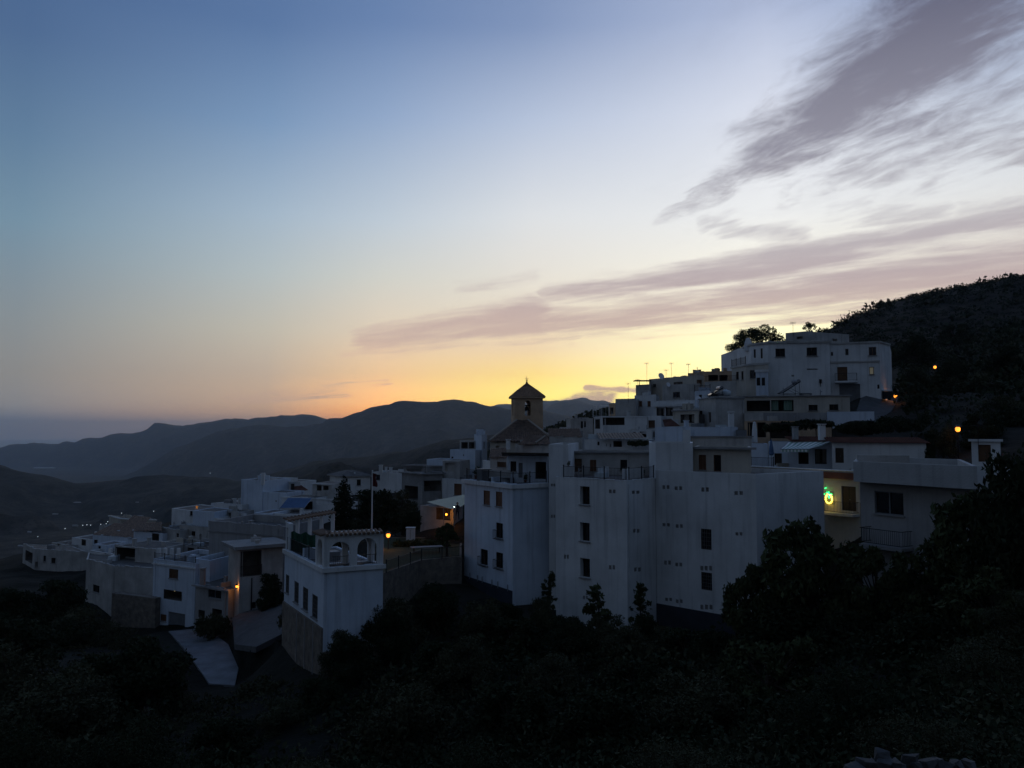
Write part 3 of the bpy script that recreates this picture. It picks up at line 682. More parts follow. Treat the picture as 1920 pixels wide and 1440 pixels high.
MB().box((*P(1187,890,63).xy, zt+.4), 2.0, .2, .8, .5).build('parapet_block', 'white', root)

# long low house with the striped awning, on its lower storey
root, v = house('terrace_house', 'long white house with red tiled eaves, striped awning and a lit-up yellow lower wall', [(1409,72),(1612,63)], (1,886), (1,985),
    [('door',1578,912,1605,958,{'m':'darkwood'})], m='cream', par=.3, deep=9, roof='terrace_floor', cornice=(.25,.5,'roofred',.1))
zt = v['zt']
MB().tube([(*P(1409,870,71.6).xy, zt+.1), (*P(1612,870,62.6).xy, zt+.1)], .07).build('parapet_cap', 'white', root)
q0, q1 = v['pts'][0]+Vector((.1,.4)), v['pts'][1]+Vector((-.1,.4)); railing(root, (*q0, zt), (*q0.lerp(q1,.24), zt), .9, m='iron')
balcony(root, v, (1546,1611), P(1580,961,64.5).z, .9, m='cream')
v2 = vol(root, [(1409,76),(1440,75.6)], (0,832), zt-.3, [], m='bluewhite', par=.1, deep=4, name='terrace_room', pymid=850)
v2 = vol(root, [(1441,75.2),(1560,72.6)], (0,828), zt-.3, [('door',1452,850,1466,872,{'m':'darkwood'}),('open',1497,848,1516,870),('curtain',1528,842,1550,870)], m='bluewhite', par=.05, deep=5, name='terrace_room', pymid=850)
v3 = vol(root, [(1560,71),(1737,66)], (0,830), zt-.6, [('door',1566,840,1582,868,{'m':'darkwood'})], m='white', par=.05, deep=6, name='terrace_room', pymid=850)
a, c = v3['pts']; up = Vector((0, 1.5)); za_, zb_ = v3['zt'], v3['zt']+.42
tiled(root, (a.x-.2, a.y-.45, za_+.02), (c.x+.2, c.y-.45, za_+.02), (a.x-.2, a.y+1.5, zb_), (c.x+.2, c.y+1.5, zb_), 44, m='roofred')
tiled(root, (*(v2['pts'][0].lerp(v2['pts'][1], .35)+Vector((0,-.4))), v2['zt']+.03), (*(v2['pts'][1]+Vector((.1,-.4))), v2['zt']+.03), (*(v2['pts'][0].lerp(v2['pts'][1], .35)+up), v2['zt']+.42), (*(v2['pts'][1]+up), v2['zt']+.42), 24, m='roofred')
# striped awning: cloth, valance scallops, arms
aw = thing('striped_awning', 'sloping green and white awning with scalloped edge over the terrace door', 'awning', (*P(1500,845,72.5).xy, zt))
b0, b1 = P(1478,829,74.2), P(1560,828,72.2); f0, f1 = P(1463,842,72.0), P(1516,842,70.6)
n = 16
for i in range(n):
    s0, s1 = i/n, (i+1)/n; q = MB(); sag = Vector((0,0,-.08))
    t0, t1, u0, u1 = b0.lerp(b1, s0), b0.lerp(b1, s1), f0.lerp(f1, s0), f0.lerp(f1, s1)
    m0, m1 = t0.lerp(u0,.5)+sag, t1.lerp(u1,.5)+sag
    q.poly([t0, t1, m1, m0]); q.poly([m0, m1, u1, u0])
    d = Vector((0,0,-.28)); q.poly([u0, u1, u1+d*.8, (u0+u1)/2+d, u0+d*.8])
    q.build('stripe', 'greencloth' if i % 2 else 'whitepaint', aw)
MB().tube([f0, f1], .035).tube([b0, f0], .025).tube([b1, f1], .025).build('awning_frame', 'galv', aw)
# folded blue parasol
q = P(1447,880,71.5); ps = thing('folded_parasol', 'folded blue parasol standing on the terrace left of the striped awning', 'parasol', (q.x, q.y, zt))
MB().tube([(q.x, q.y, zt), (q.x, q.y, zt+2.6)], .03).build('pole', 'galv', ps)
MB().lathe((q.x, q.y, zt+1.1), [(.16,0),(.24,.15),(.2,.6),(.1,1.2),(.02,1.5)], 9).build('canopy', 'bluecloth', ps)
MB().lathe((q.x, q.y, zt), [(.3,0),(.3,.08),(.06,.1)], 12).build('base', 'concrete', ps)
# neon: yellow ring with green leaves on the lower wall
A_, B_ = v['pts']; e = (B_-A_).normalized(); nn = Vector((e.y,-e.x))
uc, zc = hit(1555.5, 933, A_, B_)
def onw(u, z, d=.12): q = A_+e*(uc+u)+nn*d; return (q.x, q.y, zc+z)
MATS['neon_yellow'] = emit('neon_yellow', (1,.72,.08), 6.0); MATS['neon_green'] = emit('neon_green', (.02,1,.22), 4.0)
ne = thing('fruit_light', 'glowing yellow fruit-shaped light with green leaves on the yellow wall', 'neon sign', onw(0,-.6,.06))
ring = [onw(.30*math.cos(t)*(1-.12*math.sin(t)), -.08+.38*math.sin(t)) for t in [1.9+i*(2*math.pi-.75)/20 for i in range(21)]]
MB().tube(ring, .055, 8).build('fruit_tube', 'neon_yellow', ne)
MB().tube([onw(-.05,.05), onw(.06,.22), onw(0,.38), onw(.02,.5)], .04, 8).tube([onw(.06,.22), onw(.2,.32), onw(.3,.28)], .04, 8).tube([onw(.0,.38), onw(-.16,.44), onw(-.24,.36)], .035, 8).tube([onw(.1,.1), onw(.02,-.04)], .04, 8).build('leaf_tube', 'neon_green', ne)
MB().tube([onw(-.34,.75), onw(-.22,.80)], .035, 6).tube([onw(-.42,.3), onw(-.38,.22)], .03, 6).build('small_leaf_tube', 'neon_green', ne)
MB().obox(onw(0,0,.03), (e.x*.4,e.y*.4,0), (nn.x*.02,nn.y*.02,0), (0,0,.5)).build('backing_board', 'metalgrey', ne)
pl_ = bpy.data.lights.new('fruit_glow', 'POINT'); pl_.energy = 14; pl_.color = (1,.78,.25); pl_.shadow_soft_size = .4
po = bpy.data.objects.new('fruit_glow', pl_); COL.objects.link(po); po.parent = ne; po.location = Vector(onw(.1,-.1,1.3)) - ne.location

# grey house at the right edge, with the deep parapet
root, v = house('grey_house', 'grey house with a deep overhanging parapet and one dark window, half behind trees', [(1613,48.3),(1832,42.2)], (0,900), (0,1120),
    [('glass',1640,922,1694,965,{'m':'metalgrey'}),('open',1690,1068,1720,1110),('glass',1752,1062,1772,1078)], m='grey', par=.1, deep=9, roof='roofgrey')
vv = vol(root, [(1600,47.6),(1832,41.2)], (0,865), P(1600,903,47.6).z+9.0, [], m='concrete_pale', par=.5, deep=10.5, name='parapet_band', pymid=880)
MB().box((*P(1655,860,49).xy, vv['zt']+.08), 3.0, .25, .5, -.3).build('parapet_step', 'oldwhite', root)
balcony(root, v, (1632,1712), P(1660,1022,46.5).z, 1.1, m='concrete')
balcony(root, v, (1694,1728), P(1700,1112,44.5).z, 1.0, m='white')
# white gateway by the lane (right)
root, v = house('gate_house', 'small white gateway with a brown door among trees at the right', [(1822,56),(1876,55)], (0,824), (0,880), [('door',1834,834,1858,866,{'m':'wood'})], m='white', par=.15, deep=2.0, cornice=(.18,.14,'white'), cat='gateway')
house('garden_wall', 'low white garden wall below the gateway, partly hidden by branches', [(1812,52),(1925,49)], (0,873), (0,930), [], m='white', par=.02, deep=.4, roof='white', cat='wall')

# ================================================================= hilltop mansion and the houses below it
root, v = house('hilltop_mansion', 'largest house on the hilltop, three white storeys with a rooftop penthouse and brown balcony door', [(1394,103),(1408,99.5),(1440,97),(1556,96)], (2,641), (2,748),
    [('glass',1454,653.5,1472,669),('glass',1512.5,651.5,1532,667),('niche',1513,691,1533,693.5),('glass',1413,655,1417,671),('glass',1426,653,1430,672),('vent',1484,703,1489,706)],
    m='white', par=.3, deep=11, cornice=(.18,.22,'oldwhite'))
vR = vol(root, [(1555,96.5),(1650,94.5),(1669,97.5)], (1,640), (1,745), [('glass',1629,650.5,1643,666,{'m':'wood'}),('glass',1585,654,1591,666),('glass',1558,660,1562,667),('lit',1630,688,1638.5,702),('door',1570,688,1589,714,{'m':'wood'}),('garage',1574,720,1613,757),('glass',1645,721,1649,729)],
    m='white', par=.2, ctrl=True, pymid=690, cornice=(.14,.16,'oldwhite'), name='wing', back=[(1672,108),(1556,110)])
plinth(root, vR['pts'][0], vR['pts'][1], P(1600,677,95).z-.12, P(1600,677,95).z+.06, 'oldwhite', .14, 'string_course')
balcony(root, vR, (1565,1607), P(1586,715,95.5).z, 1.1)
vL = vol(root, [(1372,103),(1398,98.5),(1441,96.2)], (1,683), (1,738), [('glass',1406,694,1421,709),('glass',1380,697,1385,712),('glass',1390,696,1394,712)], m='cream', par=.25, name='wing', pymid=700, cornice=(.14,.2,'oldwhite'))
vol(root, [(1417,95.6),(1440,95)], (0,694), (0,740), [('glass',1418.5,708,1425.5,723),('glass',1428,708,1434.5,723)], m='bluewhite', par=.1, deep=1.6, name='bay', pymid=700, cornice=(.12,.25,'white'))
vP = vol(root, [(1473,99.5),(1512,97.6),(1592,101)], (1,621), v['zr']-.1, [('niche',1494,631,1505,636),('niche',1561,635,1570,640)], m='oldwhite', par=.15, name='penthouse', pymid=630)
chimney(root, 1403, 634, 651, 101, 13, 'white', 'cone')
qa = inset(v['poly'], -.05); railing(root, (*P(1372,683,103).xy, vL['zt']), (*P(1398,683,98.5).xy, vL['zt']), .9)
for px, py in ((1538,715),): 
    A_, B_ = v['pts'][2], v['pts'][3]; u, z = hit(px, py, A_, B_); e_ = (B_-A_).normalized(); q = A_+e_*u+Vector((e_.y,-e_.x))*.12
    MB().box((q.x,q.y,z), .25, .2, .5).box((q.x,q.y,z-.4), .06,.06,.5).build('meter_box','iron',root)
# flat-roofed house under the mansion
root, v = house('cream_flat_house', 'low cream flat-roofed house with two dark square windows below the hilltop mansion', [(1384,92),(1594,89)], (0,743), (0,798), [('open',1400,751,1444,771),('curtain',1446,750,1488,771,{'m':'greencloth'}),('glass',1516,759,1533,770),('glass',1555,758,1572,769)], m='cream', par=.15, deep=5.5, cornice=(.2,.1,'concrete'), ctrl=True)
vol(root, [(1396,87.5),(1432,87)], (0,774), (0,800), [], m='oldwhite', par=.8, deep=3, name='terrace_wall', pymid=780)
vol(root, [(1433,86.8),(1556,85.6)], (0,774), (0,800), [], m='grey', par=.7, deep=3, name='terrace_wall', pymid=780)
house('lane_parapet', 'pale blue parapet wall of the lane below the mansion ramp', [(1553,85),(1640,84)], (0,772), (0,800), [], m='bluewhite', par=.02, deep=.6, roof='white', cat='wall')
root, v = house('corner_block_house', 'plain white corner house with roof solar heater, below the left end of the mansion', [(1311,92),(1342,87),(1396,88.5)], (1,745), (1,812), [('glass',1310.5,770,1317,778,{'f':0}),('door',1328,773,1333,792,{'f':0,'m':'darkwood'})], m='oldwhite', par=.15, cornice=(.12,.1,'concrete'))
root, v = house('curtain_house', 'low cream house with a wide curtained opening left of the solar-heater house', [(1262,93),(1310,89)], (1,768), (1,812), [('curtain',1276,777,1302,793)], m='cream', par=.1, deep=6, cornice=(.2,.1,'concrete'))
root, v = house('balcony_house', 'white house with broad white balcony band and three curtained dark openings', [(1226,108),(1304,104)], (1,750), (1,808), [('curtain',1231,761,1246,780),('curtain',1248,761,1262,780),('niche',1276,765,1288,767)], m='white', par=1.0, deep=9, cornice=(.35,.3,'white',.5))
vol(root, [(1242,112),(1312,108)], (0,722), v['zr']-.2, [('glass',1262,735,1275,745)], m='oldwhite', par=.2, deep=7, name='upper_storey', pymid=730)
root, v = house('ochre_roof_house', 'stepped house with a brown door under the skyline, left of the mansion', [(1243,122),(1305,116),(1322,117)], (1,704), (1,765), [('door',1306.5,712,1316.5,727,{'m':'wood'}),('glass',1263,716,1280,721)], m='cream', par=.2, back=[(1324,126),(1243,131)])
vol(root, [(1217,126),(1246,123)], (0,711), v['zb'], [('glass',1224,720,1230,726)], m='cream', par=.15, deep=7, name='wing', pymid=720)
vol(root, [(1192,126),(1219,123.5)], (0,722), v['zb'], [], m='oldwhite', par=.15, deep=7, name='wing', pymid=730)
MB().box((*P(1204,714,125).xy, P(1204,714,125).z), 2.6, 2.0, .12).tube([P(1199,714,124.4), P(1199,724,124.4)], .05).build('roof_canopy', 'darkwood', root)
root, v = house('veranda_house', 'cream house with posts and a glazed veranda between the stepped house and the mansion', [(1320,106),(1376,104)], (0,698), (0,770), [('open',1328,703,1346,714),('open',1349,703,1364,714)], m='ochre', par=.1, deep=7)
vv = vol(root, [(1321,103.6),(1384,101.4)], (0,716), (0,770), [], m='oldwhite', par=.9, deep=2.2, name='terrace_wall', pymid=720)
railing(root, (*vv['pts'][0], vv['zt']), (*vv['pts'][1], vv['zt']), .7, posts=False)
house('skyline_cottage', 'small brown cottage on the skyline right of the chimney pots', [(1290,128),(1324,126)], (0,700), (0,740), [], m='ochre', par=.05, deep=6)
# terraces down towards the church
root, v = house('loggia_house', 'white house with a long dark loggia and one brown window, right of the church', [(1114,112),(1130,106),(1214,104)], (1,781), (1,842), [('open',1116,786,1125,804,{'f':0}),('open',1127.5,783,1171,797,{'depth':2.2}),('glass',1131,824,1134,832)], m='white', par=.15, cornice=(.06,.12,'white'), back=[(1216,114),(1116,118)])
vol(root, [(1212,104.4),(1240,102)], (0,780), (0,838), [('shutter',1216,788,1228,802,{'m':'wood'})], m='white', par=.4, deep=8, name='wing', pymid=790)
vol(root, [(1154,114),(1192,112.5)], (0,748), v['zr']-.3, [], m='oldwhite', par=.3, deep=7, name='upper_storey', pymid=760)
vol(root, [(1141,121),(1153.6,119)], (0,757), v['zr']-.3, [('open',1144,764,1150,776)], m='ochre', par=.05, deep=5, name='roof_shed', pymid=760)
q0, q1 = P(1112,782,108.5), P(1142,782,110); railing(root, (q0.x,q0.y,v['zt']), (q1.x,q1.y,v['zt']), 1.6, m='whitepaint', step=.5)
root, v = house('slit_window_house', 'grey-white house with a long slit window and stepped parapet right of the church tower', [(1062,128),(1070,123),(1112,121)], (1,786), (1,848), [('niche',1067,804,1084,809.5),('open',1089,790,1093,803),('open',1095,790,1098.5,801)], m='oldwhite', par=.2)
vol(root, [(1050,126.5),(1066,124.5)], (0,801), v['zb'], [('glass',1056,806,1059,812)], m='oldwhite', par=.1, deep=5, name='wing', pymid=810)
root, v = house('chimney_house', 'low house with an earth-tiled lean-to between the church roof and the slit-window house', [(1030,101),(1092,98)], (0,820), (0,850), [('niche',1040,806,1056,809)], m='oldwhite', par=.1, deep=7)
tiled(root, (*v['pts'][0], v['zt']+.05), (*v['pts'][1], v['zt']+.05), (*(v['pts'][0]+Vector((0,4))), v['zt']+1.1), (*(v['pts'][1]+Vector((0,4))), v['zt']+1.1), 20)
root, v = house('canopy_house', 'low white house under a long dark corrugated canopy above the apartment terrace', [(1096,88),(1217,84)], (0,824), (0,852), [('glass',1120,828,1124,835),('vent',1136,832,1138,837),('vent',1143,832,1146,838),('open',1150,827,1166,838)], m='white', par=.1, deep=6)
c0, c1 = P(1122,817,86.4), P(1208,816,83.6); t = MB()
for i in range(30):
    s0, s1 = i/30, (i+1)/30; b0, b1 = c0.lerp(c1, s0), c0.lerp(c1, s1); h = .07*(i%2); h2 = .07*((i+1)%2)
    t.poly([b0+Vector((0,-.9,-.35+h)), b1+Vector((0,-.9,-.35+h2)), b1+Vector((0,2.4,.25+h2)), b0+Vector((0,2.4,.25+h))])
t.build('canopy', 'darkwood', root)
root, v = house('red_gable_house', 'small white terrace house with a red-brown tiled lean-to and washing corner', [(1247,90),(1282,86)], (1,800), (1,840), [('open',1252,811,1262,820),('glass',1268,809,1272,818)], m='white', par=.1, deep=5)
c0, c1 = P(1246,800,86.0), P(1275,799,84.6); tiled(root, c0, c1, c0+Vector((.3,2.6,.75)), c1+Vector((-.4,2.6,.75)), 12, m='roofred')
root, v = house('long_terrace_house', 'long white terraced roof with low parapet behind the apartment block', [(1228,80),(1296,77),(1382,79)], (1,801), (1,846), [], m='bluewhite', par=.35, back=[(1384,86),(1228,88)])
vol(root, [(1280.5,75.6),(1294,75)], (0,806), (0,842), [], m='white', par=.05, deep=1.2, name='roof_stub', pymid=820)
vol(root, [(1296,75.8),(1410,76)], (0,818), (0,846), [], m='oldwhite', par=.1, deep=5, name='lower_terrace', pymid=820, cornice=(.12,.1,'concrete'))
vol(root, [(1380,78.5),(1399,78)], (0,806), (0,840), [], m='metalgrey', par=.05, deep=1.6, name='tank_box', pymid=820)
chimney(root, 1415, 791, 820, 77, 8.5, 'white', 'cone')
root, v = house('vine_house', 'dark recessed house behind the vine-covered pergola above the tiled eaves', [(1396,84.5),(1560,82)], (0,790), (0,832), [('open',1402,792,1412,820),('open',1420,792,1436,820),('open',1445,792,1490,822)], m='ochre', par=.1, deep=4)
chimney(root, 1371, 772, 800, 83.5, 9, 'white', 'flat'); chimney(root, 1541, 795, 815, 72.5, 10.5, 'white', 'flat'); chimney(root, 1491, 800, 814, 74, 9, 'grey', 'flat')

# ================================================================= church
cb_ = P(964.5,872,110).z
ch = thing('church', 'church with brown bell tower, pyramid roof, iron cross and fan of barrel tiles', 'church', (*P(985,870,110).xy, cb_))
TV = [(958.5,114),(964.5,110),(1018,110.8)]
z1 = P(964.5,744,110).z; zmid = P(964.5,787,110).z
tp = [Vector(P(px, 770, d).xy) for px, d in TV]; tp.append(tp[0]+tp[2]-tp[1])
vol(ch, TV, zmid, (1,872), [], m='ochre', par=.0, name='tower_base', ctrl=True, pymid=770)
b = MB(); A_, B_ = tp[1], tp[2]
o0, o1 = hit(984,765,A_,B_)[0], hit(995.5,765,A_,B_)[0]; zs, zc_ = hit(990,779,A_,B_)[1], hit(990,751,A_,B_)[1]; LW = (B_-A_).length
for i in range(4):
    A_, B_ = tp[i], tp[(i+1) % 4]; L = (B_-A_).length; sc = L/LW
    if i == 3: arch_wall(b, A_, B_, zmid, z1, .45, [(L*.42, L*.68, zs, zc_)])
    elif i == 1: arch_wall(b, A_, B_, zmid, z1, .45, [(o0, o1, zs, zc_)])
    elif i == 2: arch_wall(b, tp[2], tp[3], zmid, z1, .45, [(L*.36, L*.64, zs, zc_)])
    else: arch_wall(b, tp[0], tp[1], zmid, z1, .45, [(L*.36, L*.64, zs, zc_)])
b.build('belfry', 'ochre', ch)
q = inset(tp, -.32); apex = sum(tp, Vector((0,0)))/4; za = P(986,719,112).z
cm = MB(); cm.poly([(p_.x,p_.y,z1-.16) for p_ in q[::-1]])
for i in range(4): cm.poly([(q[i].x,q[i].y,z1-.16),(q[(i+1)%4].x,q[(i+1)%4].y,z1-.16),(q[(i+1)%4].x,q[(i+1)%4].y,z1+.03),(q[i].x,q[i].y,z1+.03)])
cm.build('eaves', 'ochre', ch)
for i in range(4):
    a, c = q[i], q[(i+1)%4]; m_ = .50; pa, pc = a.lerp(apex, m_), c.lerp(apex, m_); zmm = z1+(za-z1)*.535
    tiled(ch, (*a,z1+.03), (*c,z1+.03), (*pa,zmm), (*pc,zmm), 16, 'tower_roof', 'tower_tile')
    tiled(ch, (*pa,zmm), (*pc,zmm), (*pa.lerp(apex,.97),za), (*pc.lerp(apex,.97),za), 8, 'tower_roof', 'tower_tile')
ct = P(986,705,112).z
MB().lathe((apex.x,apex.y,za-.05), [(.10,0),(.16,.18),(.10,.34),(.05,.45)], 8).tube([(apex.x,apex.y,za),(apex.x,apex.y,ct)], .028).tube([(apex.x-.3,apex.y,ct-.36),(apex.x+.3,apex.y,ct-.36)], .025).box((apex.x,apex.y,za+.5),.3,.05,.12).build('cross', 'iron', ch)
bl = MB(); bz = (zs+zc_)/2; bl.lathe((apex.x,apex.y,bz-.35), [(.42,0),(.34,.16),(.26,.5),(.2,.62),(.05,.68)], 12); bl.box((apex.x,apex.y,bz+.42), 3.4,.14,.16); bl.build('bell', 'iron', ch)
# nave and its hipped tile roof
nv = vol(ch, [(919,103),(1038,102)], (0,829), (0,872), [('niche',930,836,936,845)], m='cream', par=.0, deep=13, name='nave', ctrl=True, pymid=830)
e0, e1 = P(917,828,102.6), P(1041,828,101.6); rz = P(985,789,109).z
g0, g1 = P(969,800,108.5), P(990,800,108.5); g0.z = g1.z = rz
tiled(ch, e0, e1, g0, g1, 24, 'nave_roof', amp=.13)
eb0, eb1 = e0+Vector((0,13.6,0)), e1+Vector((0,13.6,0)); tiled(ch, eb0, e0, g0, g0+Vector((.1,-.1,0)), 26, 'nave_roof'); tiled(ch, e1, eb1, g1, g1, 26, 'nave_roof'); tiled(ch, eb0, eb1, g0, g1, 20, 'nave_roof')
ridge_tiles(ch, e0+Vector((0,0,.12)), g0+Vector((0,0,.12)), 17, .17, 'ridge_pale'); ridge_tiles(ch, e1+Vector((0,0,.12)), g1+Vector((0,0,.12)), 14, .17, 'ridge_pale')
chimney(ch, 953, 824, 835, 96, 8, 'white')
root, v = house('chapel_annexe', 'low cream annexe with a second tiled hip in front of the church', [(966,94),(1029,90)], (0,834), (0,872), [], m='oldwhite', par=.0, deep=7)
e0, e1 = P(972,834,92.6), P(1032,833,89.6); g0, g1 = P(990,818,94), P(1026,818,93); tiled(root, e0, e1, g0, g1, 18); ridge_tiles(root, P(1004,832,91)+Vector((0,0,.1)), P(1022,819,92.6)+Vector((0,0,.1)), 8, .13, 'ridge_pale')

# ================================================================= middle and left of the village
root, v = house('tower_house', 'tall narrow blue-white house left of the church roof', [(889,119),(903,114),(913,115.5)], (1,816), (1,905), [('glass',907,828,909,841,{'f':1})], m='bluewhite', par=.1)
vol(root, [(862,120),(890,118)], (0,826), v['zb'], [('open',865,829,877,841),('open',879,829,890,841)], m='oldwhite', par=.1, deep=6, name='loggia', pymid=830)
vol(root, [(844,115),(891,112)], (0,843), v['zb'], [('glass',846,856,850,862),('glass',868,852,870,855)], m='bluewhite', par=.25, deep=5, name='lower_wing', pymid=850)
root, v = house('step_gable_house', 'white house with small balcony opening under the church, behind the pale blue terrace', [(905,88),(922,84),(951,83)], (1,866), (1,985), [('open',932,867,949,878,{'f':1})], m='white', par=.2, ctrl=False)
root, v = house('shutter_door_house', 'white house with a tall brown shuttered door above the cream awning', [(829,104),(874,101)], (0,898), (0,948), [('shutter',851.5,907,865.6,929)], m='white', par=.2, deep=6)
vol(root, [(830,106),(862,104.6)], (0,863), v['zr']-.2, [('niche',834,868,852,884)], m='oldwhite', par=.1, deep=4, name='roof_room', pymid=870, cornice=(.12,.12,'white'))
vol(root, [(800,112),(831,110)], (0,861), v['zb'], [], m='bluewhite', par=.1, deep=5, name='rear_wing', pymid=870)
root, v = house('unfinished_house', 'grey unfinished house with black openings and rough slab roof, behind the garden trees', [(753,108),(792,104),(830,105)], (1,888), (1,948), [('open',758.6,911,783.6,937,{'depth':3.0,'f':0}),('open',794,901,827,921,{'f':1})], m='concrete', par=.1, roof='concrete', cornice=(.3,.12,'concrete'))
vol(root, [(757,112),(829,110)], (0,872), v['zr']-.2, [('niche',762,879,790,885)], m='concrete', par=.1, deep=4, name='upper_storey', pymid=880, cornice=(.25,.14,'concrete'))
vol(root, [(796,106.5),(829,105.4)], (0,884), v['zr']-.2, [], m='roofgrey', par=.05, deep=3, name='slab_shed', pymid=890)
root, v = house('window_wall_house', 'white far house with one dark square window right of the flagpole', [(699,152),(752,148)], (0,885), (0,925), [('glass',704.7,890,712.5,900)], m='white', par=.2, deep=7)
chimney(root, 714, 872, 885, 150, 6, 'white')
root, v = house('far_hipped_house', 'white far house with low pale roof behind the cypress', [(618,155),(640,150),(694,152)], (1,893), (1,930), [('glass',669,899,676.6,910,{'f':1}),('glass',648,897,652,906,{'f':1})], m='white', par=.0, cornice=(.4,.15,'oldwhite'))
e = inset(v['poly'], -.5); tz = v['zt']; c = center(v['poly']); b = MB()
for i in range(4): b.poly([(*e[i],tz+.04),(*e[(i+1)%4],tz+.04),(*e[(i+1)%4].lerp(c,.8),tz+1.0),(*e[i].lerp(c,.8),tz+1.0)])
b.poly([(*e[i].lerp(c,.8),tz+1.0) for i in range(4)]); b.build('hip_roof', 'roofgrey', root)
root, v = house('balustrade_house', 'white house with a stone balustrade beside the blue awning', [(591,118),(628,116)], (0,946), (0,985), [('glass',597,957,612,969)], m='white', par=.05, deep=7)
b = MB(); q0, q1 = v['pts']
for i in range(22): q = q0.lerp(q1, (i+.5)/22); b.lathe((q.x,q.y+.2,v['zt']), [(.05,0),(.09,.2),(.04,.5),(.07,.8)], 6)
b.build('balusters', 'white', root); mid = (q0+q1)/2; MB().obox((mid.x,mid.y+.2,v['zt']+.87), ((q1-q0).x/2,(q1-q0).y/2,0), (0,.12,0), (0,0,.07)).build('handrail','white',root)
vol(root, [(586,124),(622,122)], (0,906), v['zb'], [('open',606,911,616,919),('open',594,910,603,920)], m='oldwhite', par=.1, deep=5, name='roof_room', pymid=910, cornice=(.25,.12,'white'))
root, v = house('blue_awning_house', 'low white house under the blue sloping awning', [(528,121),(592,119)], (0,932), (0,985), [('open',560,940,586,958)], m='white', par=.1, deep=6, cornice=(.12,.1,'white'))
aw = thing('blue_awning', 'faded blue sloping awning in the middle of the village roofs', 'awning', (*P(556,955,117).xy, P(556,955,117).z))
b0, b1, f0, f1 = P(540,933.5,118.8), P(585,934,118.2), P(524,953,115.6), P(571,952,115)
for i in range(6):
    s0, s1 = i/6, (i+1)/6; MB().poly([b0.lerp(b1,s0), b0.lerp(b1,s1), f0.lerp(f1,s1)+Vector((0,0,-.03*(i%2))), f0.lerp(f1,s0)+Vector((0,0,-.03*((i+1)%2)))]).build('cloth_panel','bluecloth',aw)
MB().tube([f0,f1],.05).tube([b0,f0],.03).tube([b1,f1],.03).tube([f0,f0+Vector((0,0,-2))],.03).tube([f1,f1+Vector((0,0,-2))],.03).build('awning_frame','galv',aw)
root, v = house('blank_gable_house', 'tall blank white gable with a thin chimney, highest on the left side of the village', [(452,128),(492,124)], (0,899), (0,965), [], m='bluewhite', par=.15, deep=8)
chimney(root, 493, 887, 903, 124, 5.5, 'white')
vol(root, [(492,124.2),(538,122)], (0,922), v['zb'], [('vent',516,938,519,941)], m='bluewhite', par=.2, deep=5, name='lower_wing', pymid=930)
vol(root, [(503,131),(527,129.5)], (0,898), v['zb'], [('door',507,906,516,919,{'m':'paintbrown'})], m='white', par=.1, deep=5, name='roof_room', pymid=910)
vol(root, [(526,132),(563,130)], (0,902), v['zb'], [('glass',535,908,542,919),('open',545,907,552,920)], m='white', par=.1, deep=5, name='roof_room', pymid=910, cornice=(.15,.12,'white'))
tiled(root, P(551,923,128), P(578,919,127), P(552,909,131.5), P(562,908,131), 10, m='roofred')
house('low_white_house', 'low white-walled roof just left of the tall blank gable', [(404,128),(453,125)], (0,943), (0,985), [('open',410,958,448,968)], m='white', par=.3, deep=7)
root, v = house('blue_box_house', 'white house with a pale blue roof room and small arched door', [(336,120),(392,116)], (0,984), (0,1024), [('glass',359,996,366,1005),('niche',374,1001,378,1014)], m='oldwhite', par=.2, deep=7)
vol(root, [(362,121),(402,118.5)], (0,957), v['zb'], [], m='bluewhite', par=.1, deep=5, name='roof_room', pymid=965)
vol(root, [(322,126),(362,122)], (0,953), v['zb'], [('glass',356,958,361,967)], m='white', par=.15, deep=7, name='upper_storey', pymid=960)
root, v = house('white_strip_house', 'low white house with bright parapet in front of the tall blank gable', [(401,118),(478,113)], (0,972), (0,1005), [('open',436,974,468,981)], m='white', par=.3, deep=5)
vol(root, [(477,112.5),(507,111)], (0,961), v['zb'], [('vent',493,972,496,976)], m='bluewhite', par=.1, deep=5, name='roof_room', pymid=965)
vol(root, [(506,112),(592,109)], (0,962), v['zb'], [('open',553,953.5,570,961.5)], m='white', par=.3, deep=6, name='wing', pymid=970)
root, v = house('long_grey_house', 'long grey house wall with stained parapet behind the arched house', [(392,97),(532,92)], (0,978), (0,1100), [('glass',405,1047,424,1070,{'m':'wood'})], m='grey', par=.9, deep=9, cornice=(.1,.12,'concrete',1.1))
root, v = house('lamp_house', 'narrow old house with a stained flat roof slab and an orange lamp on its wall', [(428,88),(449,84.5),(530,87)], (1,1030), (1,1149), [('open',451,1033,490,1080,{'depth':1.8,'f':1}),('glass',470,1129,480,1141,{'f':1})], m='oldwhite', par=.0)
e = inset(v['poly'], -.7); b = MB(); z = v['zt']
for i in range(4): b.poly([(*e[i],z+.02),(*e[(i+1)%4],z+.02),(*e[(i+1)%4],z+.36),(*e[i],z+.36)])
b.poly([(*q,z+.36) for q in e]); b.poly([(*q,z+.02) for q in e[::-1]]); b.build('roof_slab', 'concrete', root)
A_, B_ = v['pts'][1], v['pts'][2]; qa, qb = A_.lerp(B_, .04), A_.lerp(B_, .5); nn = Vector(((B_-A_).y, -(B_-A_).x)).normalized()*.1
railing(root, (*(qa+nn), P(465,1079,85).z), (*(qb+nn), P(465,1079,85).z), 1.0, m='darkwood', step=.09)
MB().tube([(*(A_.lerp(B_,.28)+nn), P(465,1146,85).z), (*(A_.lerp(B_,.28)+nn), P(465,1084,85).z)], .06).build('drain_pipe','iron',root)
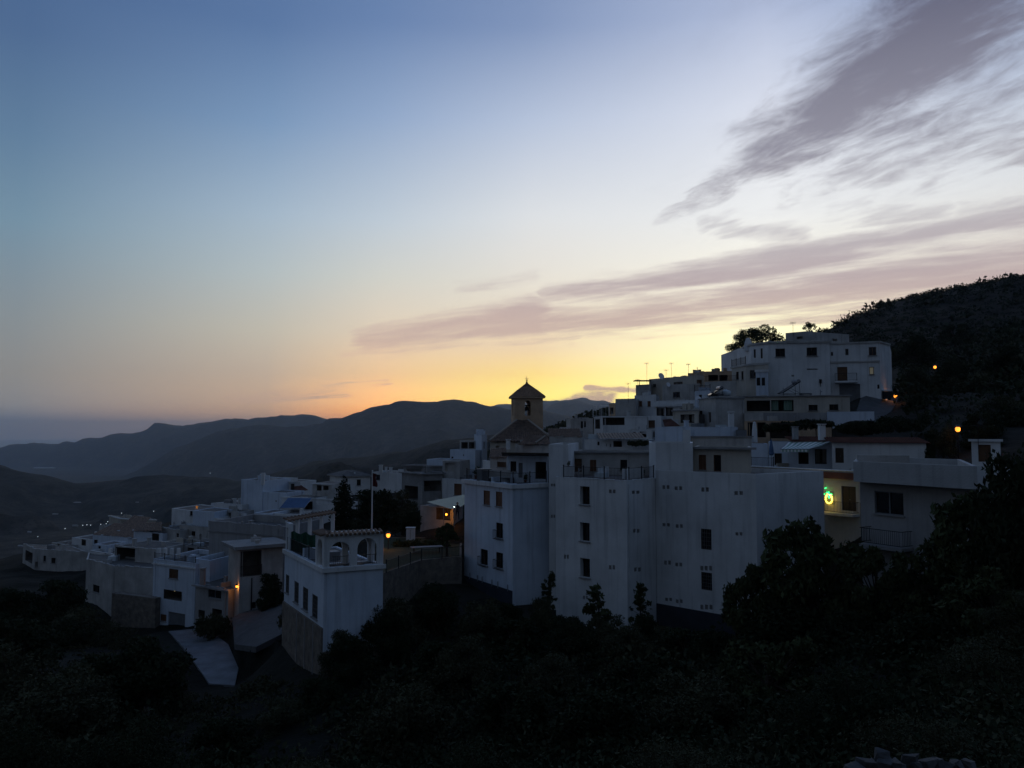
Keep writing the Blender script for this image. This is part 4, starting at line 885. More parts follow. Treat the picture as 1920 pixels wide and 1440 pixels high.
root, v = house('garage_house', 'narrow blue-white three-storey house with a garage door at street level', [(287,93.5),(366,90)], (0,1048), (0,1176), [('shutter',317,1067,334,1085,{'m':'wood'}),('open',307,1107,341,1125),('garage',315,1149,347,1178),('shutter',301,1152,312,1165)], m='bluewhite', par=.55, deep=8, cornice=(.15,.14,'white',.45))
q = inset(v['poly'], .1); railing(root, (*q[0],v['zt']), (*q[1],v['zt']), .7, m='iron')
vol(root, [(364,91),(394,89.5)], (0,1047), v['zb'], [('glass',354,1078,357,1090)], m='bluewhite', par=.5, deep=7, name='wing', pymid=1050)
lb = P(324,1111,92.6); MB().lathe((lb.x, lb.y+.5, lb.z), [(.02,0),(.05,.04),(.04,.09),(.02,.12)], 8).build('ceiling_bulb', emit('bulb_warm',(1,.75,.35),.35), root)
for px in (298,310,322,335): 
    t = P(px,1034,96); MB().box((t.x,t.y,t.z-.2),.35,.35,1.2).build('terrace_pillar','white',root)
root, v = house('lean_to_house', 'low grey slab-roofed house with chimney, right of the garage house', [(366,88),(428,85)], (0,1096), (0,1158), [('glass',390,1102,415,1122,{'m':'metalgrey'}),('open',372,1144,384,1158),('open',398,1142,416,1156)], m='grey', par=.0, deep=6, cornice=(.35,.14,'concrete'))
chimney(root, 380, 1065, 1088, 86.5, 8, 'grey')
root, v = house('old_blue_house', 'old pale house with open loggia and two small windows, left of the garage house', [(161,104),(209,99),(292,97)], (0,1049), (0,1142), [('glass',174,1097,186.5,1111,{'f':0})], m='oldwhite', par=.2, back=[(292,104),(165,110)])
pass
root2, v = house('loggia_shed', 'dark open loggia shed above the old pale house, left of the garage house', [(214,105),(292,102)], (0,1024), (0,1080), [('open',216,1027,253,1068,{'depth':3})], m='oldwhite', par=.1, deep=6)
house('earth_wall', 'bare brown earth-coloured retaining wall left of the garage house', [(209,95),(291,92)], (0,1112), (0,1172), [], m='stone', par=.02, deep=1.0, roof='stone', cat='wall')
root, v = house('far_left_house', 'long low stone-white house at the far left edge of the village', [(42,131),(64,125),(164,122)], (1,1030), (1,1072), [('open',47.5,1034,61,1054,{'f':0}),('glass',81,1042,86,1053,{'f':1}),('glass',96,1046,104,1056,{'f':1}),('glass',66,1053,71,1063,{'f':1})], m='oldwhite', par=.1, roof='stone')
root, v = house('pillar_house', 'white house with square pillars behind the far left house', [(134,133),(174,130)], (0,1008), (0,1040), [('open',153,1009,161,1023)], m='white', par=.2, deep=6)
root, v = house('wide_white_house', 'wide white house with shallow tiled roof edge above the old pale house', [(173,130),(252,126)], (0,1003), (0,1040), [('glass',176,1012,183,1023),('glass',242,1004,248,1010)], m='bluewhite', par=.05, deep=7)
tiled(root, (*v['pts'][0],v['zt']+.05), (*v['pts'][1],v['zt']+.05), (*(v['pts'][0]+Vector((1,5))),v['zt']+1.3), (*(v['pts'][1]+Vector((0,5))),v['zt']+1.3), 22)
root, v = house('black_door_house', 'house with a brown pitched roof and a tall black doorway in the left village', [(250,121),(304,118)], (0,996), (0,1034), [('open',285,998,298,1021)], m='bluewhite', par=.0, deep=6)
tiled(root, P(250,996,120.6), P(304,995,117.6), P(258,981,125), P(304,979,122), 15, m='tile')
house('stair_house', 'small pink-grey house right of the black doorway', [(303,120),(337,117)], (0,990), (0,1030), [('glass',331,1000,335,1018)], m='oldwhite', par=.1, deep=6)
root, v = house('flat_top_house', 'broad flat-roofed pale house on the lowest far edge of the village', [(204,154),(226,149),(291,147)], (1,972), (1,1005), [('niche',232,978,260,983)], m='cream', par=.15, cornice=(.3,.14,'white'))
root, v = house('ruin_cottage', 'tiny roofless white cottage with broken walls above the far left house', [(96,134),(136,131)], (0,1018), (0,1040), [('open',108,1020,118,1030)], m='oldwhite', par=.8, deep=4)
root, v = house('low_step_house', 'low stepped white house between the pillar house and the old pale house', [(168,118),(214,114)], (0,1032), (0,1066), [('glass',180,1040,186,1048),('open',196,1038,207,1056)], m='white', par=.5, deep=5)
vol(root, [(176,121),(200,119.5)], (0,1020), v['zb'], [('glass',184,1024,189,1031)], m='bluewhite', par=.15, deep=4, name='roof_room', pymid=1030)
root, v = house('brown_terrace_house', 'small brownish house with a railed terrace above the garage house', [(344,107),(392,104)], (0,1022), (0,1052), [('open',352,1027,364,1042),('open',370,1026,384,1042)], m='grey', par=.3, deep=4, roof='terrace_floor')
railing(root, (*v['pts'][0], v['zt']), (*v['pts'][1], v['zt']), .8)
root, v = house('pink_box_house', 'pinkish box house squeezed left of the long grey wall', [(303,112),(345,109)], (0,1016), (0,1046), [('glass',318,1022,326,1032),('glass',332,1022,337,1036)], m='cream', par=.25, deep=4)
root, v = house('back_white_house', 'white upper house right behind the pale blue roof room', [(385,132),(412,129)], (0,950), (0,985), [('glass',394,956,399,963)], m='white', par=.2, deep=5)
root, v = house('roof_hut_house', 'small white roof hut left of the tall blank gable', [(418,122),(446,120)], (0,958), (0,985), [('open',425,961,433,972)], m='oldwhite', par=.2, deep=4)
root, v = house('yard_lean_to', 'low white lean-to below the blue awning', [(545,112),(590,110)], (0,966), (0,985), [('glass',553,969,560,976),('glass',570,969,577,976)], m='white', par=.15, deep=3)
root, v = house('tiled_shed', 'small shed with a brown tiled roof below the flat-topped house', [(226,136),(262,133)], (0,985), (0,1006), [('glass',238,990,243,997)], m='oldwhite', par=.0, deep=4, bare=True)
tiled(root, (*v['pts'][0],v['zt']+.05), (*v['pts'][1],v['zt']+.05), (*(v['pts'][0]+Vector((.3,4))),v['zt']+1.2), (*(v['pts'][1]+Vector((0,4))),v['zt']+1.2), 12)
root, v = house('church_lane_house', 'small white house with two windows low beside the church tower, right', [(1022,112),(1062,110)], (0,812), (0,848), [('glass',1030,818,1034,825),('glass',1046,818,1050,825)], m='white', par=.2, deep=5)
root, v = house('stair_terrace_house', 'white stepped terrace house above the dark corrugated canopy', [(1176,99),(1222,96.5)], (0,806), (0,842), [('glass',1186,810,1192,816),('open',1200,809,1212,820)], m='white', par=.5, deep=4)
root, v = house('upper_lane_house', 'small white house with brown shutters under the stepped skyline houses', [(1190,116),(1230,113)], (0,742), (0,790), [('shutter',1198,752,1204,762),('shutter',1214,752,1220,762)], m='white', par=.25, deep=5)
vol(root, [(1196,118),(1216,117)], (0,732), v['zb'], [('glass',1203,735,1208,740)], m='oldwhite', par=.1, deep=3, name='roof_room', pymid=740)
root, v = house('mid_hill_house', 'small white house with a railed roof between the balcony house and the veranda', [(1303,99),(1332,97)], (0,734), (0,780), [('glass',1310,740,1316,748),('glass',1321,740,1326,748)], m='bluewhite', par=.3, deep=4)
railing(root, (*v['pts'][0], v['zt']), (*v['pts'][1], v['zt']), .7)
house('ridge_wall_house', 'small ruined pale house below the flat-topped house', [(185,146),(240,143)], (0,986), (0,1010), [], m='oldwhite', par=.2, deep=5)

# ================================================================= terrain
rng = np.random.default_rng(7)
def hsh(ix, iy, s):
    v = np.sin(ix * 127.1 + iy * 311.7 + s * 74.7) * 43758.5453
    return v - np.floor(v)
def vnoise(x, y, s=0):
    ix, iy = np.floor(x), np.floor(y); fx, fy = x - ix, y - iy
    fx = fx*fx*fx*(fx*(fx*6-15)+10); fy = fy*fy*fy*(fy*(fy*6-15)+10)
    a, b, c, d = hsh(ix,iy,s), hsh(ix+1,iy,s), hsh(ix,iy+1,s), hsh(ix+1,iy+1,s)
    return (a*(1-fx)+b*fx)*(1-fy) + (c*(1-fx)+d*fx)*fy
def fbm(x, y, sc, o=5, s=0, ridged=False):
    r = 0; a = .5; f = 1/sc
    for k in range(o):
        n = vnoise(x*f + 17*k, y*f - 9*k, s+k); n = 1-np.abs(2*n-1) if ridged else n
        r = r + a*n; a *= .5; f *= 2.03
    return r
SKYP = (  # hill crest behind the village, right to left, and slope points: (px, py, distance)
 (1533,624,300),(1574,604,310),(1609,592,318),(1640,580,322),(1666,567,330),(1719,563,335),(1762,556,340),(1806,551,345),(1841,541,350),(1920,520,360),(2050,480,380),(2250,430,400),
 (1490,652,260),(1450,690,240),(1400,712,235),(1330,724,230),(1260,738,228),(1200,752,226),(1140,764,224),(1100,775,220),(1060,794,215),(1020,812,208),(960,845,200),(900,862,196),(840,880,195),(1450,740,330),(1350,780,320),(1250,800,320),(1150,830,320),(1050,860,320),(1500,690,330),

 (1690,640,230),(1760,640,230),(1840,620,235),(1920,600,240),(1680,690,150),(1760,690,150),(1850,670,150),(1920,660,150),(2050,620,160),(2250,600,170),
 (1690,742,105),(1760,735,105),(1850,730,105),(1930,720,100),(2100,720,100),(1690,790,84),(1760,800,78),(1850,800,74),(1930,800,70),(2100,800,70),(1780,870,60),(1900,880,54),(2000,900,50),(1660,752,97),(1620,790,84),
 (1720,1010,48),(1850,1000,44),(1950,1010,40),(1600,1090,52),(1700,1180,40),(1850,1180,34),
 (1450,1215,48),(1300,1235,52),(1150,1235,50),(1000,1225,56),(900,1200,58),(800,1180,60),(720,1180,56),(660,1270,50),(1560,1170,48),
 (740,1062,72),(800,1062,72),(860,1066,72),(740,1034,74),(800,1030,76),(855,1030,77),(760,1012,84),(840,990,92),(780,985,95),(700,1005,88),(650,1010,88),(630,990,100),(690,960,112),(740,950,112),
 (560,1260,54),(500,1240,60),(470,1215,68),(430,1230,70),(436,1160,83),(452,1150,85),(530,1132,84),(548,1160,76),(530,1190,70),(480,1215,67),(440,1210,74),(490,1175,76),(400,1165,86),(380,1200,82),(330,1200,84),(300,1230,75),(360,1300,64),(440,1318,60),(480,1300,58),(316,1196,86),(386,1190,87),(428,1226,79),(447,1272,70),(440,1305,65),(392,1300,66),(352,1242,76),(390,1245,76),
 (220,1190,84),(130,1160,95),(60,1110,105),(0,1090,110),(-120,1090,115),(-300,1100,120),(150,1200,80),(60,1200,80),(200,1260,66),(60,1280,62),(-100,1250,70),(-300,1200,80),
 (300,1360,50),(420,1400,44),(560,1390,44),(700,1370,44),(850,1330,46),(1000,1330,44),(1150,1330,42),(1300,1330,40),(1450,1330,38),(1600,1330,32),(1750,1330,26),(100,1380,45),(-100,1350,50),
 (300,1560,26),(700,1600,24),(1100,1600,22),(1500,1600,18),(1900,1500,16),(0,1560,28),(-300,1480,34),(2100,1400,20),
 (0,1060,180),(-150,1080,200),(100,1050,175),(150,1020,180),(250,1000,190),(350,975,190),(450,955,190),(550,945,195),(650,925,200),(750,905,200))
pts = list(CTRL) + [tuple(P(*q)) for q in SKYP]
for a in range(0, 360, 30):         # the overlook the camera stands on, and the slope behind it
    pts.append((1.6*math.sin(R(a)), 1.6*math.cos(R(a)), -1.75))
for x, y, z in ((-12,6,-6),(-6,8,-5),(0,8,-5),(5,7,-3.6),(10,9,-4.2),(14,2,-2),(-14,0,-4),(-25,-5,-4),(0,-12,1),(25,-10,3),(-40,-30,2),(0,-50,10),(40,-40,14),(-120,-60,6),(0,-150,30),(120,-100,38),(-200,40,-25),(150,20,20),(240,60,50),(-300,-200,20),(0,-350,60),(300,-250,80),(-400,0,-40),(380,60,85)):
    pts.append((x, y, z))
pts = np.array(sorted(pts, key=lambda q: q[2]))
# drop near-duplicates
keep = []
for i, q in enumerate(pts):
    if all((q[0]-pts[j][0])**2 + (q[1]-pts[j][1])**2 > (.5 if q[0]**2+q[1]**2 < 100 else 9.0) for j in keep): keep.append(i)
pts = pts[keep]
D = np.sqrt(((pts[:,None,:2]-pts[None,:,:2])**2).sum(-1)); n_ = len(pts)
Am = np.zeros((n_+3, n_+3)); Am[:n_,:n_] = -D; Am[:n_,:n_] += np.eye(n_)*2.0
Am[:n_,n_] = 1; Am[:n_,n_+1:] = pts[:,:2]; Am[n_,:n_] = 1; Am[n_+1:,:n_] = pts[:,:2].T
sol = np.linalg.solve(Am, np.concatenate([pts[:,2], [0,0,0]]))
def near_h(x, y):
    x = np.asarray(x, float).ravel(); y = np.asarray(y, float).ravel(); outz = np.empty_like(x)
    for i in range(0, len(x), 4000):
        xx, yy = x[i:i+4000], y[i:i+4000]
        dd = np.sqrt((xx[:,None]-pts[None,:,0])**2 + (yy[:,None]-pts[None,:,1])**2)
        outz[i:i+4000] = -dd @ sol[:n_] + sol[n_] + xx*sol[n_+1] + yy*sol[n_+2]
    return outz
RIDGES = [  # crest lines of the far hills: [(px, py, distance)], near slope, far slope
 ([(-500,905,9500),(-200,862,9300),(0,840,9000),(60,832,8900),(100,833,8800),(180,822,8500),(260,812,8300),(290,797,8100),(330,795,8000),(420,782,7800),(500,780,7600),(560,776,7400),(625,783,7200),(700,792,7000),(800,806,7000)], .26, .22),
 ([(240,880,5200),(300,862,5200),(365,826,5100),(420,808,5000),(463,800,5000),(583,797,4900),(620,787,4800),(649,780,4700),(690,768,4600),(725,762,4550),(760,755,4500),(800,756,4500),(860,760,4500),(930,763,4600),(1000,770,4700),(1080,785,4800),(1160,810,5000),(1400,830,5200)], .30, .3),
 ([(800,790,10500),(880,770,10300),(913,762,10200),(942,757,10100),(975,759,10000),(1018,751,10000),(1048,750,10000),(1072,747,10000),(1101,749,10000),(1122,753,10000),(1200,760,10000),(1500,770,10000),(1900,765,10000),(2300,775,10000)], .25, .2),
 ([(960,785,7400),(1018,763,7300),(1050,757,7300),(1080,756,7200),(1110,762,7200),(1150,770,7200),(1300,790,7200),(1900,800,7200)], .28, .25),
 ([(-400,872,1800),(-100,858,1900),(0,866,2000),(60,880,2000),(146,900,2000),(204,896,2000),(273,887,2000),(365,890,1900),(440,897,1800),(500,884,1700),(540,872,1650),(583,862,1600),(640,856,1500),(700,858,1400),(760,856,1300),(800,840,1250),(835,828,1200),(870,824,1150),(960,815,1100),(1100,800,1000),(1500,790,1000)], .16, .22),
]
RID = []
for lst, s0, s1 in RIDGES:
    th = [math.atan2(*P(px, py, d).xy) for px, py, d in lst]; zz = [P(px, py, d).z for px, py, d in lst]
    rr = [P(px, py, d).xy.length for px, py, d in lst]; RID.append((np.array(th), np.array(zz), np.array(rr), s0, s1))
def smoothstep(a, b, x): t = np.clip((x-a)/(b-a), 0, 1); return t*t*(3-2*t)
def far_h(x, y):
    r = np.hypot(x, y); th = np.arctan2(x, y)
    base = np.interp(r, [0,250,500,900,1500,3000,4200,6500,11500,13500,16000], [-40,-70,-105,-132,-170,-250,-290,-330,-420,-520,-700])
    base = base + 26*(fbm(x, y, 420, 4, 3)-.5) * smoothstep(250, 700, r)
    h = base
    gl = fbm(x, y, 620, 6, 11, True); g2 = fbm(x, y, 520, 6, 21, True)
    for ta, za_, ra, s0, s1 in RID:
        zc = np.interp(th, ta, za_); rc = np.interp(th, ta, ra)
        edge = np.minimum(smoothstep(ta[0]-.16, ta[0], th), 1 - smoothstep(ta[-1], ta[-1]+.16, th))
        zc = zc*edge + (1-edge)*(-600)
        dn = np.maximum(rc - r, 0); df = np.maximum(r - rc, 0)
        k = zc - s0*dn*dn/(dn+120) - s1*df*df/(df+120)
        k = k + (gl-.55)*np.minimum(dn*.40, 270) + (g2-.60)*np.minimum(105 + dn*.06, 150)*np.minimum(1, rc/5000.)
        h = np.maximum(h, k)
    return h
def ground_h(x, y):
    x = np.asarray(x, float); y = np.asarray(y, float); r = np.hypot(x, y)
    hn = near_h(x, y).reshape(x.shape); hf = far_h(x, y)
    wgt = 1 - smoothstep(210, 330, r) 
    th = np.arctan2(x, y); wr = 1 - smoothstep(385, 620, r)         # the near hill reaches further on the right
    k = smoothstep(.22, .335, th); wgt = wgt*(1-k) + wr*k
    back = smoothstep(1.0, 1.4, np.abs(th)); wgt = wgt*(1-back) + (1-smoothstep(350, 800, r))*back
    return hn*wgt + hf*(1-wgt)
def gz(x, y): return float(ground_h(np.array([x]), np.array([y]))[0])
az = np.concatenate([np.arange(-44, 46, .22), np.arange(46, 316, 3.0)]); na = len(az)
rad = [1.2]
while rad[-1] < 15500: rad.append(rad[-1]*1.03 + .05)
rad = np.array(rad); nr = len(rad)
AA, RR = np.meshgrid(np.radians(az), rad, indexing='ij')
GX, GY = RR*np.sin(AA), RR*np.cos(AA)
GZ = ground_h(GX, GY)
GZ = GZ + (fbm(GX, GY, 6, 4, 40)-.47)*np.clip(RR*.012, 0, 1.2)
DRIVE = [(316,1188,86),(386,1181,87.5),(428,1213,79),(447,1258,70.5),(440,1291,65.5),(392,1287,66.5),(352,1228,76)]
LANE = [(436,1160,83),(452,1150,85),(530,1132,84),(548,1160,76),(530,1190,70),(480,1215,67),(440,1210,74)]
RAMP = [(1600,790,84.5),(1614,748,94),(1660,730,99),(1690,738,104),(1672,772,90),(1640,795,83)]
def bed(ring, lift, apron):          # grade the ground under and beside a paved sheet
    P3 = [np.array(P(*q)) + np.array((0, 0, lift)) for q in ring]; c = sum(P3)/len(P3); n = len(P3)
    sel = (np.abs(GX-c[0]) < 30) & (np.abs(GY-c[1]) < 30) & (GY > 0); x, y, z = GX[sel], GY[sel], GZ[sel].copy()
    dmin = np.full(x.shape, 1e9); ze = np.zeros(x.shape); ins = np.zeros(x.shape, bool); zi = np.zeros(x.shape)
    for i in range(n):
        A, B = P3[i], P3[(i+1) % n]; ex, ey = B[0]-A[0], B[1]-A[1]; tt = np.clip(((x-A[0])*ex+(y-A[1])*ey)/(ex*ex+ey*ey), 0, 1)
        dd = np.hypot(x-A[0]-tt*ex, y-A[1]-tt*ey); m = dd < dmin; dmin = np.where(m, dd, dmin); ze = np.where(m, A[2]+tt*(B[2]-A[2]), ze)
        den = (B[1]-c[1])*(A[0]-c[0]) + (c[0]-B[0])*(A[1]-c[1])
        w1 = ((B[1]-c[1])*(x-c[0]) + (c[0]-B[0])*(y-c[1]))/den; w2 = ((c[1]-A[1])*(x-c[0]) + (A[0]-c[0])*(y-c[1]))/den; w3 = 1-w1-w2
        k = (w1 >= 0) & (w2 >= 0) & (w3 >= 0); ins |= k; zi = np.where(k, w1*A[2]+w2*B[2]+w3*c[2], zi)
    f = np.clip(dmin/apron, 0, 1); f = f*f*(3-2*f)
    GZ[sel] = np.where(ins, zi-.25, (ze-.08)*(1-f) + z*f)
bed(LANE, .1, 4.0); bed(DRIVE, .25, 5.0); bed(LANE, .1, .01); bed(RAMP, .12, 4.0)
co = np.stack([GX, GY, GZ], -1).reshape(-1, 3)
co = np.vstack([co, [[0, 0, -1.75]]])
ii, jj = np.meshgrid(np.arange(na), np.arange(nr-1), indexing='ij'); i2 = (ii+1) % na
fa = np.stack([ii*nr+jj, ii*nr+jj+1, i2*nr+jj+1, i2*nr+jj], -1).reshape(-1, 4)[:, ::-1]
def np_mesh(name, co, fa, m, smooth=False):
    me = bpy.data.meshes.new(name); k = fa.shape[1]
    me.vertices.add(len(co)); me.vertices.foreach_set('co', co.astype(np.float32).ravel())
    me.loops.add(fa.size); me.loops.foreach_set('vertex_index', fa.astype(np.int32).ravel())
    me.polygons.add(len(fa)); me.polygons.foreach_set('loop_start', np.arange(0, fa.size, k, dtype=np.int32)); me.polygons.foreach_set('loop_total', np.full(len(fa), k, np.int32))
    if smooth: me.polygons.foreach_set('use_smooth', np.ones(len(fa), bool))
    me.update(calc_edges=True); me.materials.append(MATS[m]); return me
def link(name, me, parent=None): o = bpy.data.objects.new(name, me); COL.objects.link(o); o.parent = parent; return o
struct(link('ground', np_mesh('ground', co, fa, 'earth', True)))
# sea
a = np.linspace(0, 2*np.pi, 97)[:-1]; sr = np.array([3000, 9000, 16000, 24000, 33000, 42000.])
co = np.stack([np.outer(np.sin(a), sr), np.outer(np.cos(a), sr), np.full((96, 6), -455.)], -1).reshape(-1, 3)
ii, jj = np.meshgrid(np.arange(96), np.arange(5), indexing='ij'); fa = np.stack([ii*6+jj, ((ii+1)%96)*6+jj, ((ii+1)%96)*6+jj+1, ii*6+jj+1], -1).reshape(-1, 4)
struct(link('sea', np_mesh('sea', co, fa, 'water')))

# ramp and lanes
def sheet(name, ring, m, lift=.12, thick=.5):
    pt = [P(*q)+Vector((0,0,lift)) for q in ring]; b = MB(); n = len(pt); c = sum(pt, Vector((0,0,0)))/n
    for i in range(n):
        A, B = pt[i], pt[(i+1)%n]; b.poly([A, B, c]); d = Vector((0,0,-thick)); b.poly([B, A, A+d, B+d])
    return struct(b.build(name, m))
sheet('driveway', DRIVE, 'paving', .25, .6)
sheet('lane', LANE, 'asphalt', .1, .5)
sheet('ramp_road', RAMP, 'asphalt', .12, .5)


# ================================================================= trees
def leaves(n, clumps, size, rg, flat=.0, shell=.45, m='leaf_dark', name='crown'):
    c = np.array([q[:3] for q in clumps]); rx = np.array([q[3] for q in clumps]); rz = np.array([q[4] for q in clumps])
    vol_ = rx**2*rz; k = rg.choice(len(clumps), n, p=vol_/vol_.sum())
    d = rg.normal(size=(n,3)); d /= np.linalg.norm(d, axis=1)[:,None]
    rr = (shell + (1-shell)*rg.random(n))**.7; rr *= .75 + .45*rg.random(n)**2
    p = c[k] + d*rr[:,None]*np.stack([rx[k], rx[k], rz[k]], 1)
    a = rg.normal(size=(n,3)); a[:,2] -= .3; a /= np.linalg.norm(a, axis=1)[:,None]
    b = np.cross(a, rg.normal(size=(n,3))); b /= np.linalg.norm(b, axis=1)[:,None]
    s = size*(.6+.8*rg.random(n))[:,None]; a *= s; b *= s*.48
    co = np.stack([p-a, p+b, p+a, p-b], 1).reshape(-1,3); fa = np.arange(4*n).reshape(n,4)
    return np_mesh(name, co, fa, m)
def proto_tree(kind, seed):
    rg = np.random.default_rng(seed); rd = random.Random(seed); t = MB(); cl = []
    if kind in ('broad', 'olive', 'airy', 'fig', 'near', 'nearo'):
        H, Rr = 6.0, 3.0; n = {'broad': 30, 'olive': 28, 'airy': 20, 'fig': 26, 'near': 34, 'nearo': 34}[kind]; low = kind != 'airy'
        t.tube([(0,0,-10),(0,0,0),(.1,.05,1.2),(.05,-.1,2.4)], [.30,.26,.20,.15], 8)
        for i in range(n):
            an = i*2.4+rd.uniform(-.4,.4); rr = Rr*math.sqrt((i+.6)/n)*.80; zz = (1.0 + (H-1.7)*(1-.75*(rr/Rr)**2)*rd.uniform(.02,1.0)) if low else 2.6 + (H-3.2)*(1-(rr/Rr)**2)*rd.uniform(.35,1.0)
            cr = rd.uniform(.7,1.15)*(.78 if kind == 'airy' else .72 if kind == 'fig' else 1.0); x, y = rr*math.cos(an), rr*math.sin(an)
            cl.append((x, y, zz, cr, cr*rd.uniform(.62,.9)))
            t.tube([(0,0,rd.uniform(1.2,2.3)), (x*.45,y*.45,zz*.72), (x*.95,y*.95,zz)], [.10,.06,.025], 5)
        cnt, sz, m = {'broad': (9000,.15,'leaf_dark'), 'olive': (9000,.12,'leaf_olive'), 'airy': (5200,.10,'leaf_mid'), 'fig': (5600,.17,'leaf_mid'), 'near': (26000,.060,'leaf_dark'), 'nearo': (26000,.055,'leaf_olive')}[kind]
    elif kind == 'cypress':
        H = 8.0; t.tube([(0,0,-8),(0,0,0),(0,0,7)], [.2,.18,.04], 6)
        for i in range(26):
            s = i/25; r0 = .95*math.sin(math.pi*min(1,(s*.88+.14)))**.7; an = i*2.4
            cl.append((math.cos(an)*r0*.35, math.sin(an)*r0*.35, .5+s*7.1, r0*.72+.05, .55))
        cnt, sz, m = 4600, .13, 'leaf_dark'
    elif kind == 'shrub':
        for i in range(9):
            an = i*2.4; rr = 1.0*math.sqrt((i+.4)/9); x, y, zz = rr*math.cos(an), rr*math.sin(an), rd.uniform(.5,1.2)*(1.25-.5*rr)
            cl.append((x,y,zz,rd.uniform(.4,.62),rd.uniform(.35,.5))); t.tube([(0,0,-3),(0,0,0),(x*.5,y*.5,zz*.6),(x,y,zz)], [.07,.06,.04,.015], 5)
        cnt, sz, m = 2000, .10, 'leaf_olive'
    elif kind == 'sapling':
        t.tube([(0,0,-8),(0,0,0),(.1,0,2),(0,.1,4.4)], [.10,.09,.06,.02], 6)
        for i in range(46):
            s = i/45; an = i*2.4; rr = (1.25-1.0*s**1.4)*rd.uniform(.05,1.1); x, y, zz = rr*math.cos(an)+.25*math.sin(s*5), rr*math.sin(an), .7+3.9*s+rd.uniform(-.3,.3)
            cl.append((x,y,zz,rd.uniform(.16,.40),rd.uniform(.14,.34))); t.tube([(0,0,zz*.8),(x,y,zz)], [.03,.01], 4)
        cnt, sz, m = 1300, .15, 'leaf_mid'
    crown = leaves(cnt, cl, sz, rg, m=m)
    tm = t.build('trunk', 'bark'); me = tm.data; bpy.data.objects.remove(tm); return me, crown
PROTO = {}
HT = {'near':6.2,'nearo':6.0,'broad':6.2,'olive':6.0,'airy':6.2,'fig':6.2,'cypress':8.0,'shrub':1.55,'sapling':4.9}; CR = {'near':3.4,'nearo':3.3,'broad':3.4,'olive':3.3,'airy':3.4,'fig':3.4,'cypress':.95,'shrub':1.4,'sapling':1.35}
def tree(kind, label, px, ptop, d, rpx, seed=0, name=None, cat='tree', group=None, z=1.0):
    if d < 31 and kind in ('broad', 'olive', 'fig'): kind = 'near' if kind == 'broad' else 'nearo'
    key = (kind, seed % 3)
    if key not in PROTO: PROTO[key] = proto_tree(kind, 100 + seed % 3 + 10*len(PROTO))
    q = P(px, ptop, d); s = (rpx*d/F)/CR[kind]
    if kind in ('broad', 'olive', 'fig', 'shrub', 'near', 'nearo') and z == 1.0: z = min(2.4, max(.75, (q.z - gz(q.x, q.y) + .3) / (HT[kind] * s)))
    rt = thing(name or ('shrub' if kind == 'shrub' else 'cypress_tree' if kind == 'cypress' else 'tree'), label, cat, (q.x, q.y, q.z - HT[kind]*s*z), group)
    rt.rotation_euler.z = seed*1.37; rt.scale = (s, s, s*z)
    for nme, me in zip(('trunk', 'crown'), PROTO[key]): link(nme, me, rt)
    return rt
